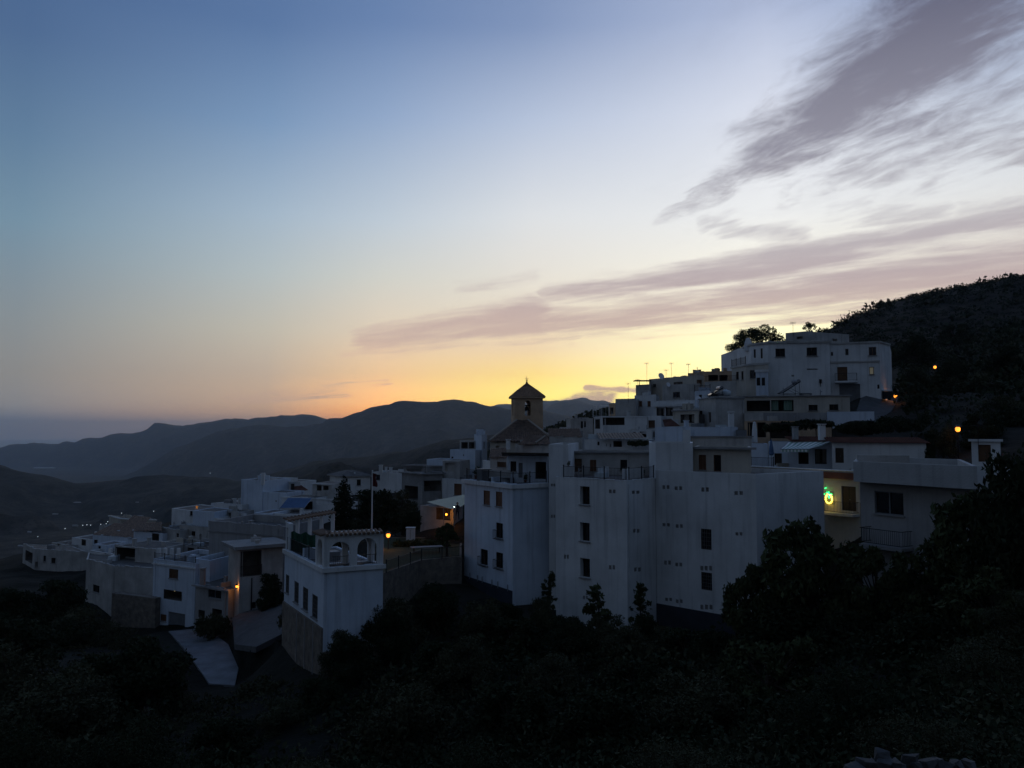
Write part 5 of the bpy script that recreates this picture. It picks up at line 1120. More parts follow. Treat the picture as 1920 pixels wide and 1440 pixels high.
T_ = [ # kind, label, px, top py, distance, crown radius px, seed
 ('broad','dark tree at the left edge below the low blue wall',30,1090,88,60,0),('broad','dark tree left of the old pale house',115,1072,90,62,1),
 ('olive','dark tree crown below the old pale house',150,1130,82,60,2),('broad','broad dark tree in the lower left, right of the two olive crowns',270,1178,52,105,2),
 ('olive','olive-green tree crown at the left edge of the photo, halfway down the dark slope',20,1190,50,100,0),('olive','smaller olive crown beside the broad dark tree in the lower left',140,1235,46,90,1),
 ('broad','large dark tree at the bottom left corner',60,1320,26,150,1),('broad','dark tree at the bottom left, right of the corner tree',260,1310,28,150,0),
 ('shrub','dark bush between the garage house and the lamp house',398,1135,82,34,0),('broad','dark bush-like tree beside the lamp house wall',507,1062,83.6,30,1),
 ('shrub','dark bush at the foot of the arched house, on the lane',545,1150,66,24,1),
 ('olive','dark tree under the concrete driveway',335,1290,56,56,2),('shrub','scrubby bush on the slope below the lane',490,1265,56,50,0),
 ('broad','dark tree crown right below the arched house',660,1175,50,62,0),('olive','dark tree crown against the stone garden wall',745,1112,58,62,1),('broad','tall dark tree left of the pale blue house plinth',815,1098,60,58,2),
 ('olive','olive tree in the middle of the dark slope below the pale blue house',880,1180,48,75,0),('broad','dark tree under the right wall of the pale blue house',965,1150,55,62,1),('sapling','feathery young tree in the gap between pale blue house and apartment block',1030,1070,61,22,2),
 ('sapling','leafy young tree against the left part of the apartment block',1122,1100,55,46,0),('sapling','slender young tree beside the inner corner of the apartment block',1200,1085,57,26,1),('broad','low dark tree at the foot of the apartment block',1075,1168,52,60,2),
 ('olive','dark crown left of the apartment block plinth',1180,1180,50,62,0),('broad','dark crown under the apartment block plinth',1290,1180,48,75,1),
 ('fig','big leafy tree in front of the right end of the apartment block',1515,905,46,128,0),('fig','leafy branch crown reaching over the barred windows of the apartment block',1412,1000,47,80,1),('broad','dark dense tree filling the space under the big leafy tree',1480,1110,45,120,0),
 ('fig','pale-leaved tree low in front of the big leafy tree',1440,1140,36,120,2),('fig','leafy tree below the grey house balcony',1640,972,43,82,1),('fig','leafy tree in front of the lower right of the grey house',1728,965,41,80,2),('fig','leafy crown overlapping the small white gateway from the right',1900,838,48,52,2),
 ('fig','tall leafy tree covering the right end of the grey house',1830,850,38,125,0),('broad','dark tall tree at the right edge of the photo',1915,800,34,120,2),('fig','leafy tree under the garden wall at the right',1860,1010,32,120,1),
 ('broad','dark tree below the grey house white wall',1720,1130,36,110,0),('olive','dark tree on the lower right slope',1870,1180,26,150,1),
 ('olive','dark tree in the bottom middle, left half',760,1260,38,100,2),('olive','greenish tree at the bottom, left of the middle',620,1370,24,150,0),('broad','dark tree in the very middle of the bottom slope',960,1260,38,110,1),
 ('broad','dark tree at the bottom, just right of the middle',1130,1270,34,120,0),('olive','dark crown on the bottom slope below the apartment plinth',1300,1260,34,110,2),('fig','pale-leaved tree at the bottom right of the middle',1310,1340,22,170,0),
 ('broad','dark crown at the lower right behind the rubble wall',1600,1230,27,150,2),('olive','dark crown above the rubble wall in the bottom right corner',1760,1290,20,170,0),('broad','dark crown at the bottom centre edge',900,1370,24,170,2),
 ('olive','leafy crown touching the lower right corner of the arched house',640,1172,52.5,46,1),('broad','dark crown hiding the lower right wall of the arched house',700,1132,57,44,2),('broad','dark crown at the left foot of the garden wall',735,1140,55,52,0),
 ('olive','dark crown below the dark plinth of the pale blue house',905,1128,57,58,2),('broad','dark crown directly under the corner of the pale blue house',955,1122,60,44,0),('olive','dark crown hiding the foot of the narrow stair tower',1015,1128,58,40,1),
 ('broad','dark crown at the left foot of the apartment block',1060,1156,54,46,1),('olive','dark crown at the foot of the apartment block below the young tree',1140,1160,53,56,2),('broad','dark crown at the inner corner foot of the apartment block',1212,1158,54,46,0),
 ('olive','dark crown hiding the left part of the dark plinth',1250,1185,52,50,1),('broad','dark crown hiding the right part of the dark plinth',1345,1190,50,56,2),('fig','leafy crown beside the lowest barred window',1425,1075,47,62,0),
 ('broad','dark crown in the gap left of the driveway',285,1215,66,36,1),('olive','dark crown above the bank left of the driveway',215,1160,80,52,0),('broad','dark crown left of the earth wall',120,1150,78,66,2),
 ('broad','dark crown halfway down under the arched house',600,1262,48,60,1),('olive','dark crown under the lane bank',530,1300,46,62,2),('broad','dark crown at the lower left middle',420,1330,40,80,0),
 ('broad','dark crown on the slope under the garden wall',830,1190,50,72,1),('olive','dark crown low on the slope right of the middle',1040,1215,46,72,0),('broad','dark crown low under the apartment block',1190,1225,44,76,1),('broad','dark crown low under the barred windows',1380,1240,42,80,0),
 ('broad','dark crown under the grey house at the right',1700,1060,42,76,2),('olive','dark crown in the lower right, beside the edge',1930,1080,30,110,2),('broad','dark crown low between grey house and big leafy tree',1590,1130,42,80,0),
 ('broad','large rounded dark crown at the left edge below the far left house',30,1140,64,95,1),('broad','large rounded dark crown left of the broad dark tree',205,1205,52,92,0),('olive','large rounded crown low at the left, above the corner tree',95,1250,42,120,2),
 ('broad','dark tree right beside the highest hillside lamp',1785,668,108,36,2),('olive','dark tree left of the highest hillside lamp',1715,680,106,32,1),('broad','dark tree between ramp lamp and rightmost lamp',1725,735,90,40,0),('broad','dark tree right of the rightmost street lamp',1838,765,70,42,1),('olive','dark tree just left of the rightmost street lamp',1768,785,68,34,2),('broad','dark tree on the hillside far right above the gateway',1895,760,74,50,2),
 ('cypress','dark columnar cypress left of the flagpole',645,886,92,25,0,.74),('broad','dark garden tree right behind the flagpole',704,902,90,58,1,1.05),('olive','grey-green garden tree right of the flagpole',756,912,92,48,0,1.05),
 ('broad','round-headed garden tree left of the orange garden lamp',770,950,84,26,2,1.08),('fig','clipped round tree beside the pale blue house wall',838,966,72,29,1,1.08),
 ('airy','bare-looking airy tree on the skyline above the mansion terrace',1424,594,108,58,0),('airy','lower airy crown on the skyline left of the mansion roof',1390,614,109,36,1,1.25),('airy','small airy tree behind the penthouse roof',1517,601,112,18,2),
 ('cypress','tiny pointed cypress on the skyline left of the mansion',1373,663,112,3.6,1),
 ('broad','dark slope tree right of the mansion above the lamp',1720,620,150,42,0),('broad','dark slope tree between the two upper street lamps',1740,700,110,42,1),('olive','dark slope tree above the rightmost street lamp',1820,690,100,55,2),('broad','dark slope tree at the right edge below the skyline',1890,640,120,60,0),
 ('olive','dark tree crown on the right edge level with the mansion windows',1880,735,80,62,1),('broad','dark tree crown under the right street lamps',1720,760,88,40,2),('broad','dark crown behind the small white gateway',1850,790,68,55,0),
 ('broad','high dark slope tree right below the hill skyline',1790,600,190,36,1),('olive','dark slope tree right of the mansion wing roof',1688,640,160,30,0),
]
for k, lab, px, pt, d, rp, sd_, *zz_ in T_: tree(k, lab, px, pt - (16 if 'foot' in lab or 'plinth' in lab or 'hiding' in lab else 0), d, rp, sd_, cat='bush' if k == 'shrub' else 'tree', z=zz_[0] if zz_ else 1.0)
ORD = 'first second third fourth fifth sixth seventh eighth ninth tenth eleventh twelfth thirteenth fourteenth fifteenth'.split()
sk = [(1552,618,3.5),(1574,602,5),(1600,590,7),(1609,587,5),(1651,562,7),(1666,560,6),(1719,551,6),(1745,553,7),(1762,550,6),(1785,547,7),(1806,545,7),(1841,532,9),(1862,530,6),(1885,522,6),(1905,517,8)]
for i, (px, pt, rp) in enumerate(sk):
    tree('shrub', ORD[i] + ' bush from the left along the crest of the right-hand hill', px, pt, 322+i*2, rp, i, name='crest_bush', cat='bush', group='bushes on the hill crest')
# vine pergola over the tiled eaves
def blob(name, label, cl, n, size, m, seed, cat):
    z0 = min(c[2]-c[4] for c in cl); c0 = Vector((np.mean([c[0] for c in cl]), np.mean([c[1] for c in cl]), z0))
    o = thing(name, label, cat, c0); me = leaves(n, [(c[0]-c0.x, c[1]-c0.y, c[2]-c0.z, c[3], c[4]) for c in cl], size, np.random.default_rng(seed), m=m); link('foliage', me, o); return o
cl = []
rd = random.Random(4)
for i in range(22):
    px = 1440 + i*5.6 + rd.uniform(-4,4); q = P(px, 789 + abs(i-15)*.55 + rd.uniform(-2,4), 78.5+rd.uniform(-1.6,.8)); cl.append((q.x,q.y,q.z-.25,rd.uniform(.45,.8),rd.uniform(.3,.5)))
vn = blob('vine_canopy', 'dark vine foliage spread over the pergola under the cream flat house', cl, 5200, .13, 'leaf_dark', 5, 'vine')
b = MB()
for px in (1444,1490,1530,1560):
    q = P(px, 800, 77.6); b.tube([(q.x,q.y,q.z-3.5),(q.x,q.y,q.z+.2)], .05)
b.tube([P(1442,795,77.6),P(1562,795,76.8)], .05); b.build('pergola_frame','darkwood',vn)
cl = []
for i in range(22):
    px = 1585 + i*7 + rd.uniform(-4,4); q = P(px, 800 + rd.uniform(-9,6) - (6 if i > 8 else 0), 74+rd.uniform(-1.6,1.0)); cl.append((q.x,q.y,q.z-.2,rd.uniform(.5,.95),rd.uniform(.4,.6)))
blob('hedge', 'dark leafy hedge above the red tiled eaves, right of the vine', cl, 5600, .14, 'leaf_dark', 6, 'hedge')
cl = [(*P(1744,820+i*9,66.5-.2*i),.45,.5) for i in range(6)]
blob('climbing_plant', 'dark climbing plant on the right end of the long white house', cl, 1500, .12, 'leaf_dark', 8, 'plant')
cl = [(*P(1182+i*6,831+rd.uniform(-1.5,1.5),83.2),.42,.3) for i in range(6)]
blob('terrace_hedge', 'low green hedge under the dark corrugated canopy', cl, 1200, .1, 'leaf_mid', 9, 'hedge')
cl = [(*P(745+i*9,1022+rd.uniform(-3,3),78),.6,.5) for i in range(11)]
blob('garden_hedge', 'clipped green hedge around the garden with the orange lamp', cl, 3600, .11, 'leaf_mid', 10, 'hedge')
# scrub on the slopes: uncountable cover
def scrub(name, label, n, spot, per, size, m, seed):
    rg = np.random.default_rng(seed); xs, ys, rs = spot(rg, n); zs = ground_h(xs, ys)
    k = np.repeat(np.arange(len(xs)), per); N = len(k)
    d = rg.normal(size=(N,3)); d /= np.linalg.norm(d, axis=1)[:,None]; d[:,2] = np.abs(d[:,2])
    p = np.stack([xs[k], ys[k], zs[k]], 1) + d*(rs[k]*(.6+.5*rg.random(N)))[:,None]*np.array([1,1,.85])
    a = rg.normal(size=(N,3)); a /= np.linalg.norm(a, axis=1)[:,None]; b = np.cross(a, rg.normal(size=(N,3))); b /= np.linalg.norm(b, axis=1)[:,None]
    s = np.minimum(size*rs[k], .0038*ys[k]+.012)[:,None]*(.6+.8*rg.random(N))[:,None]; a *= s; b *= s*.55
    o = link(name, np_mesh(name, np.stack([p-a,p+b,p+a,p-b],1).reshape(-1,3), np.arange(4*N).reshape(N,4), m)); o['kind'] = 'stuff'; o['label'] = label; o['category'] = 'scrub'
def foot_ok(x, y):
    ok = np.ones(len(x), bool)
    for cx, cy, _ in CTRL: ok &= (x-cx)**2 + (y-cy)**2 > 5.0
    return ok
def sp_hill(rg, n):
    px = rg.uniform(1500, 2150, n); d = 75 + 290*rg.random(n)**.8; x = (px-960)/F*d; ok = (px > 1690) | (d > 150); 
    g = vnoise(x/14, d/14, 5) + .5*vnoise(x/5, d/5, 6); ok &= g > .28
    return x[ok], d[ok], np.minimum(4.2, .55*np.exp(rg.normal(0, .75, ok.sum())) + .25)
scrub('hillside_scrub', 'dark scrub covering the right-hand hill', 5600, sp_hill, 28, .20, 'leaf_dark', 31)
def sp_back(rg, n):
    px = rg.uniform(880, 1530, n); d = rg.uniform(168, 290, n); return (px-960)/F*d, d, rg.uniform(.6, 1.7, n)
scrub('crest_scrub', 'dry brown scrub on the slope behind the village', 1800, sp_back, 20, .30, 'leaf_olive', 32)
def sp_rav(rg, n):
    px = rg.uniform(-100, 2050, n); d = rg.uniform(13, 64, n); x = (px-960)/F*d
    ok = ((d < 50) | ((px > 620) & (px < 1040) & (d < 62))) & ~((px > 300) & (px < 640) & (d > 36)); x, d = x[ok], d[ok]; o2 = foot_ok(x, d); return x[o2], d[o2], np.minimum(2.4, .6*np.exp(rg.normal(0, .6, o2.sum())) + .2)
scrub('ravine_scrub', 'dark undergrowth on the slope below the village', 4600, sp_rav, 56, .13, 'leaf_dark', 33)
def sp_gap(rg, n):
    px = rg.uniform(-50, 640, n); d = rg.uniform(44, 84, n); x = (px-960)/F*d; ok = foot_ok(x, d) & ~((px > 300) & (px < 560) & (d > 60)); return x[ok], d[ok], rg.uniform(.2, .6, ok.sum())
def sp_rav2(rg, n):
    x, d, r = sp_rav(rg, n); g = vnoise(x/6, d/6, 8) > .5; return x[g], d[g], r[g]*.9
scrub('ravine_bushes', 'olive-green bushes mixed into the undergrowth', 2600, sp_rav2, 50, .12, 'leaf_olive', 37)
scrub('hill_bushes', 'larger olive bushes scattered on the right-hand hill', 900, sp_hill, 60, .14, 'leaf_olive', 38)
scrub('dry_weeds', 'dry weeds on the bank below the lane', 900, sp_gap, 24, .26, 'leaf_olive', 34)

# ================================================================= lamps
MATS['sodium'] = emit('sodium', (1.0,.30,.035), 2.4); MATS['lamp_white'] = emit('lamp_white', (.85,1.0,.92), 8.0)
def street_lamp(label, px, py, d, kind='wall', power=6.0):
    k = 1.7 if kind == 'post' else 1.0
    q = P(px, py, d); g = gz(q.x, q.y) if kind == 'post' else q.z-.35
    o = thing('street_lamp', label, 'lamp', (q.x, q.y, g), 'orange street lamps')
    if kind == 'post':
        MB().tube([(q.x,q.y+.05,g-.5),(q.x,q.y+.05,q.z-.12)], [.06,.04], 8).build('post','iron',o)
    else: MB().tube([(q.x,q.y+.55,q.z+.45),(q.x,q.y+.2,q.z+.5),(q.x,q.y,q.z+.42),(q.x,q.y,q.z+.26)], .022).build('bracket','iron',o)
    MB().lathe((q.x,q.y,q.z+.09*k), [(.16*k,0),(.17*k,.04),(.1*k,.12),(.03,.2)], 8).lathe((q.x,q.y,q.z-.15*k-.05), [(.06,0),(.05*k,.05)], 8).build('lantern_cap','iron',o)
    MB().lathe((q.x,q.y,q.z-.15*k), [(.04*k,0),(.10*k,.05*k),(.12*k,.16*k),(.08*k,.235*k)], 10).build('bulb','sodium',o, True)
    l = bpy.data.lights.new('lamp_light','POINT'); l.energy = power*1.7; l.color = (1,.36,.06); l.shadow_soft_size = .16
    lo = bpy.data.objects.new('lamp_light', l); COL.objects.link(lo); lo.parent = o; lo.location = Vector((q.x, q.y-.16, q.z-.05)) - o.location
street_lamp('orange wall lamp glowing on the narrow old house at the left', 444, 1099, 84.85, 'wall', 16)
street_lamp('orange garden lamp just right of the arched terrace', 728, 1003, 76, 'post', 46)
street_lamp('orange lamp glowing under the cream awning', 837, 964, 85.6, 'wall', 34)
street_lamp('orange street lamp by the ramp beside the hilltop mansion', 1679, 742, 96, 'post', 30)
street_lamp('highest orange street lamp, alone on the dark hillside', 1753, 688, 112, 'post', 30)
street_lamp('rightmost orange street lamp above the white gateway', 1796, 804, 66, 'post', 20)

# cream awning with its yard
aw = thing('cream_awning', 'large cream cloth awning glowing over the lamp-lit yard', 'awning', (*P(838,980,84).xy, P(838,985,84).z))
rg_ = [P(800,941,88), P(873,927,90), P(872,945,81), P(832,950,81)]
for i in range(8):
    s0, s1 = i/8, (i+1)/8; sg = lambda s: Vector((0,0,-.35*math.sin(math.pi*s)))
    MB().poly([rg_[0].lerp(rg_[1],s0), rg_[0].lerp(rg_[1],s1), rg_[3].lerp(rg_[2],s1)+sg(s1), rg_[3].lerp(rg_[2],s0)+sg(s0)]).build('cloth_panel','creamcloth',aw)
b = MB()
for q in (rg_[3], rg_[2], rg_[3].lerp(rg_[2],.5)): b.tube([q, (q.x,q.y,P(838,986,82).z)], .035)
b.build('awning_pole','galv',aw)
root, v = house('yard_house', 'low pale yard wall left of the lamp under the cream awning', [(788,89),(850,86.5)], (0,949), (0,986), [('open',818,951,846,975,{'depth':.6})], m='oldwhite', par=.05, deep=3, ctrl=False)
# garden terrace and its stone wall
root, v = house('garden_terrace_wall', 'rough stone retaining wall under the garden, between arched house and pale blue house', [(716,63),(790,69.5),(866,71.5)], (1,1050), (1,1110), [], m='stone', par=.05, roof='grass', ctrl=False, cat='wall', back=[(866,84),(716,84)])
ins_ = v['pts']; railing(root, (*ins_[0].lerp(ins_[1],.1), v['zt']), (*ins_[1], v['zt']), .9); railing(root, (*ins_[1], v['zt']), (*ins_[2], v['zt']), .9)
def tbl(label, px, py, d, w_, l_, m):
    q = P(px, py, d); o = thing('garden_table', label, 'table', (q.x,q.y,q.z)); MB().box((q.x,q.y,q.z+.74), w_, l_, .05, .3).build('table_top', m, o)
    for sx in (-1,1):
        for sy in (-1,1): MB().box((q.x+sx*w_*.4,q.y+sy*l_*.35,q.z+.36), .06,.06,.72).build('leg','darkwood',o)
tbl('long garden table by the stone wall railing', 800, 1040, 74, 3.0, .9, 'concrete')
q = P(770,1012,80); o = thing('garden_cabinet', 'pale box cabinet standing in the lamp-lit garden', 'cabinet', (q.x,q.y,q.z)); MB().box((q.x,q.y,q.z+.6),.85,.6,1.2).build('body','plastic_pale',o); MB().box((q.x,q.y-.02,q.z+1.23),.95,.7,.06).build('lid','white',o); MB().box((q.x,q.y-.32,q.z+.6),.03,.03,.9).build('door_gap','iron',o)
# flagpole
q = P(697,1012,80); zt_ = P(697,884,80).z
fp = thing('flagpole', 'tall white flagpole with a drooping red flag', 'flagpole', (q.x,q.y,q.z))
MB().tube([(q.x,q.y,q.z-1.5),(q.x,q.y,zt_)], [.09,.055], 8).lathe((q.x,q.y,zt_), [(.06,0),(.09,.06),(.03,.14)], 8).build('pole','whitepaint',fp)
fl = MB(); rows = []
for j in range(8):
    zz = zt_-.15-j*.19; wd_ = .42*(1-.25*math.sin(j*.8)); rows.append([(q.x+.07-.12*(i>3)*0+wd_*i/6*(1 if i%2==0 else .8)-.04, q.y-.06+.07*math.sin(i*2.2+j*.3), zz-.10*i/6) for i in range(7)])
for a_, c_ in zip(rows[:-1], rows[1:]):
    for i in range(6): fl.poly([a_[i],a_[i+1],c_[i+1],c_[i]])
fl.build('flag','redcloth',fp)
# person under the awning
def person():
    q = P(857.5, 975, 80.5); o = thing('person', 'person in dark clothes standing under the cream awning edge holding a small light', 'person', (q.x,q.y,q.z))
    J = {'pel':(0,0,.95),'chest':(0,0,1.32),'neck':(0,0,1.5),'head':(0,-.02,1.66),'top':(0,-.02,1.76),'hl':(-.1,0,.9),'kl':(-.13,-.03,.5),'al':(-.15,.02,.08),'tl':(-.15,-.14,.04),'hr':(.1,0,.9),'kr':(.13,.02,.5),'ar':(.16,.05,.08),'tr':(.17,-.12,.04),
         'sl':(-.19,0,1.42),'el':(-.30,-.08,1.2),'wl':(-.26,-.28,1.34),'fl':(-.25,-.36,1.38),'sr':(.19,0,1.42),'er':(.26,.02,1.14),'wr':(.26,-.06,.9),'fr':(.26,-.08,.8)}
    Rd = {'pel':.15,'chest':.16,'neck':.065,'head':.10,'top':.07,'hl':.10,'kl':.07,'al':.05,'tl':.04,'hr':.10,'kr':.07,'ar':.05,'tr':.04,'sl':.075,'el':.05,'wl':.035,'fl':.03,'sr':.075,'er':.05,'wr':.035,'fr':.03}
    E = [('pel','chest'),('chest','neck'),('neck','head'),('head','top'),('pel','hl'),('hl','kl'),('kl','al'),('al','tl'),('pel','hr'),('hr','kr'),('kr','ar'),('ar','tr'),('chest','sl'),('sl','el'),('el','wl'),('wl','fl'),('chest','sr'),('sr','er'),('er','wr'),('wr','fr')]
    ks = list(J); me = bpy.data.meshes.new('body'); me.from_pydata([J[k] for k in ks], [(ks.index(a), ks.index(b)) for a, b in E], []); me.update()
    me.materials.append(MATS['cloth_dark'])
    ob = link('body', me, o); md = ob.modifiers.new('skin','SKIN'); ob.modifiers.new('sub','SUBSURF').levels = 1; ob.modifiers['sub'].render_levels = 2
    for k, sv in zip(ks, me.skin_vertices[0].data): sv.radius = (Rd[k], Rd[k]*.85); sv.use_root = (k == 'pel')
    MB().lathe((q.x,q.y-.03,q.z+1.70), [(.105,-.06),(.115,.0),(.09,.08),(.03,.12)], 10).build('hair','cloth_dark',o, True)
    MB().lathe((q.x,q.y-.115,q.z+1.56), [(.03,0),(.07,.06),(.075,.12),(.05,.17)], 8).build('face','skin',o, True)
    t = thing('torch', 'small white light held by the person under the awning', 'torch', (q.x-.28,q.y-.44,q.z+1.36))
    MB().tube([(q.x-.27,q.y-.36,q.z+1.37),(q.x-.28,q.y-.47,q.z+1.38)], .03, 8).build('handle','iron',t); MB().lathe((q.x-.285,q.y-.52,q.z+1.36), [(.03,0),(.055,.03),(.03,.07)], 8).build('light','lamp_white',t)
person()

# ================================================================= roof clutter
def heater(label, px, py, d, wpx, hpx, flip=1):
    q = P(px, py, d); w_, h_ = wpx*d/F, hpx*d/F; o = thing('solar_heater', label, 'solar heater', (q.x,q.y,q.z))
    for k in (0, .9): MB().obox((q.x,q.y+k,q.z+h_*.5), (w_*.5,0,h_*.45*flip), (0,.42,0), (-.03*flip,0,.04)).build('collector_panel','panel',o)
    MB().tube([(q.x+w_*.42*flip,q.y-.3,q.z+h_*.98),(q.x+w_*.42*flip,q.y+1.4,q.z+h_*.98)], .24, 12).build('tank','galv',o)
    b = MB()
    for k in (-.2, 1.2): b.tube([(q.x+w_*.5*flip,q.y+k,q.z-.1),(q.x+w_*.46*flip,q.y+k,q.z+h_*.95)], .025).tube([(q.x-w_*.45*flip,q.y+k,q.z),(q.x+w_*.5*flip,q.y+k,q.z)], .025).tube([(q.x,q.y+k,q.z+h_*.42),(q.x+w_*.48*flip,q.y+k,q.z+.1)], .02)
    b.build('stand','iron',o)
heater('large solar water heater on the cream flat roof in front of the mansion', 1482, 738.5, 90.5, 34, 24)
heater('smaller solar water heater on the corner house roof', 1342, 742, 90, 24, 15)
q = P(1361,741.5,91); o = thing('water_tank','white rounded water tank beside the smaller solar heater','tank',(q.x,q.y,q.z)); MB().lathe((q.x,q.y,q.z), [(.5,-.05),(.58,.15),(.55,.5),(.3,.62),(.14,.66)], 14).build('body','plastic_pale',o,True); MB().lathe((q.x,q.y,q.z+.65), [(.16,0),(.16,.07),(.05,.1)], 10).build('lid','plastic_pale',o)
def antenna(label, px, py0, py1, d, dish=False, arms=4, w_=.7):
    q = P(px, py1, d); zt = P(px, py0, d).z; o = thing('tv_antenna', label, 'antenna', (q.x,q.y,q.z)); MB().tube([(q.x,q.y,q.z-.6),(q.x,q.y,zt)], .022, 6).build('mast','iron',o)
    b = MB(); b.tube([(q.x-w_*.5,q.y,zt-.1),(q.x+w_*.5,q.y+.2,zt-.1)], .014, 5)
    for i in range(arms): x = q.x-w_*.45+w_*.9*i/max(1,arms-1); b.tube([(x,q.y-.3,zt-.1),(x,q.y+.4,zt-.1)], .011, 4); b.tube([(x,q.y,zt-.32+.03*i),(x,q.y,zt+.1)], .011, 4)
    b.build('aerial','iron',o)
for a in (('antenna on the tall mast left of the stepped skyline house',1178,718,748,113),('leftmost of three tall thin antennas on the bright skyline',1213,680,712,124),('middle of three tall thin antennas on the bright skyline',1249,693,706,124),('right one of three tall thin antennas on the bright skyline',1259,680,706,124),
          ('bushy antenna above the skyline cottage chimney',1291,682,702,122,False,6),('low antenna on the flat roof left of the stepped house',1196,711,724,124),('antenna on the penthouse roof of the mansion',1487,604,622,98.5,False,5),('thin mast on the lane wall at the far right',1834,795,826,55.5)): antenna(*a)
def dish(label, px, py, d, r):
    q = P(px, py, d); o = thing('satellite_dish', label, 'satellite dish', (q.x,q.y+.2,q.z-.4)); b = MB(); b.lathe((0,0,0), [(.02,0),(r*.6,.06),(r,.17)], 14)
    M_ = Matrix.Translation(q) @ Matrix.Rotation(R(65),4,'X') @ Matrix.Rotation(.4,4,'Y'); b.v = [tuple(M_ @ Vector(v_)) for v_ in b.v]; b.build('reflector','whitepaint',o); MB().tube([(q.x,q.y+.1,q.z-.7),(q.x,q.y+.05,q.z)], .03).tube([q,(q.x,q.y-.45,q.z+.1)], .012).build('mount','galv',o)
dish('round satellite dish on the left face of the solar-heater house', 1309, 751, 92.5, .5); dish('small satellite dish on the stepped skyline house roof', 1239, 706, 122, .55); dish('small dish on the white wall above the balcony house', 1252, 722, 111, .35)
def pot(label, px, py, d, s, seed, m='leaf_mid'):
    q = P(px, py, d); o = thing('potted_plant', label, 'plant', (q.x,q.y,q.z)); MB().lathe((q.x,q.y,q.z), [(.14*s,0),(.2*s,.3*s),(.22*s,.34*s)], 10).build('pot','roofred',o)
    me = leaves(160, [(0,0,.65*s,.3*s,.33*s),(.1*s,0,.95*s,.2*s,.25*s)], .09*s, np.random.default_rng(seed), m=m); link('foliage', me, o)
zt2 = P(961,909,66).z
for a in (('flowering potted plant at the left end of the pale blue terrace',893,898,72.5,1.0),('potted plant beside the terrace room door',985,905,70.5,.7),('potted plant on the parapet block of the apartment terrace',1066,877,65,.5),('potted plant at the right end of the apartment terrace',1207,892,63.6,.45)): pot(*a, seed=int(a[1]))
q = P(908,903,71); zz = zt2; o = thing('storage_box','grey slatted storage box on the pale blue house terrace','box',(q.x,q.y,zz))
for i in range(6): MB().box((q.x,q.y-.36,zz+.1+i*.17),1.3,.05,.14).build('slat','metalgrey',o)
MB().box((q.x,q.y,zz+.52),1.26,.64,1.04).build('body','metalgrey',o); MB().box((q.x,q.y,zz+1.07),1.4,.8,.06).build('lid','metalgrey',o)
q = P(937,905,69.5); o = thing('terrace_bench','pale bench with backrest on the pale blue house terrace','bench',(q.x,q.y,zz)); MB().box((q.x,q.y,zz+.42),1.9,.6,.1).build('seat','oldwhite',o); MB().box((q.x,q.y+.3,zz+.75),1.9,.08,.6).build('backrest','oldwhite',o)
for sx in (-.85,.85): MB().box((q.x+sx,q.y,zz+.19),.08,.5,.37).build('leg','iron',o)
# waste container by the ramp
q = P(1662,765,95); g = gz(q.x,q.y)+.1; o = thing('waste_container','small waste container with a pale lid under the ramp street lamp','waste container',(q.x,q.y,g))
MB().poly([(q.x-.42,q.y-.35,g+.15),(q.x+.42,q.y-.35,g+.15),(q.x+.52,q.y-.45,g+1.0),(q.x-.52,q.y-.45,g+1.0)]).box((q.x,q.y,g+.55),.9,.75,.9).build('bin','cloth_dark',o); MB().obox((q.x,q.y,g+1.12),(.56,0,0),(0,.5,.06),(0,0,.05)).build('lid','plastic_pale',o)
for sx in (-.35,.35): MB().tube([(q.x+sx,q.y-.3,g+.09),(q.x+sx+.06,q.y-.3,g+.09)], .09, 10).build('wheel','iron',o)
# rubble wall at the overlook
q = P(1720,1440,7.5); o = thing('rubble_wall','rough dry-stone wall top in the bottom right corner','wall',(q.x,q.y,q.z-.9)); rd = random.Random(11)
def rock(x, y, z, s, k):
    rr = random.Random(k); bm = bmesh.new()
    for i in range(14): bm.verts.new((s[0]*rr.choice((-1,1))*rr.uniform(.45,1), s[1]*rr.choice((-1,1))*rr.uniform(.45,1), s[2]*rr.choice((-1,1))*rr.uniform(.5,1)))
    h = bmesh.ops.convex_hull(bm, input=bm.verts); bmesh.ops.delete(bm, geom=[g for g in h['geom_interior'] if isinstance(g, bmesh.types.BMVert)], context='VERTS')
    me = bpy.data.meshes.new('stone'); bm.to_mesh(me); bm.free(); me.materials.append(MATS['rubble']); ob = link('stone', me, o); ob.location = Vector((x,y,z))-Vector(o.location); ob.rotation_euler = (rr.uniform(-.2,.2), rr.uniform(-.2,.2), rr.uniform(0,3))
mat('rubble', (.12,.12,.125), (.05,.05,.05), 5, .95, .6, 12)
for i in range(16):
    px = 1605 + i*14 + rd.uniform(-5,5); pyt = 1424 + rd.uniform(-6,10) + (8 if i < 1 else 0); s = rd.uniform(.05,.085); qq = P(px, pyt+14, 7.4+rd.uniform(-.15,.2)); rock(qq.x,qq.y,qq.z,(s*1.3,s,s*.8),i)
    qq = P(px+6, 1458+rd.uniform(-4,6), 7.3); rock(qq.x,qq.y,qq.z-.02,(s*1.5,s*1.2,s),40+i)
for px, pyt, s in ((1655,1412,.06),(1706,1416,.055),(1640,1430,.06),(1672,1432,.07)): qq = P(px,pyt+6,7.3); rock(qq.x,qq.y,qq.z,(s*1.4,s,s),80+px)
A_, B_ = P(1590,1470,7.5), P(1860,1465,7.6); MB().obox((A_+B_)/2+Vector((0,.1,-.6)), (B_-A_)/2, (0,.28,0), (0,0,.56)).build('wall_core','rubble',o)
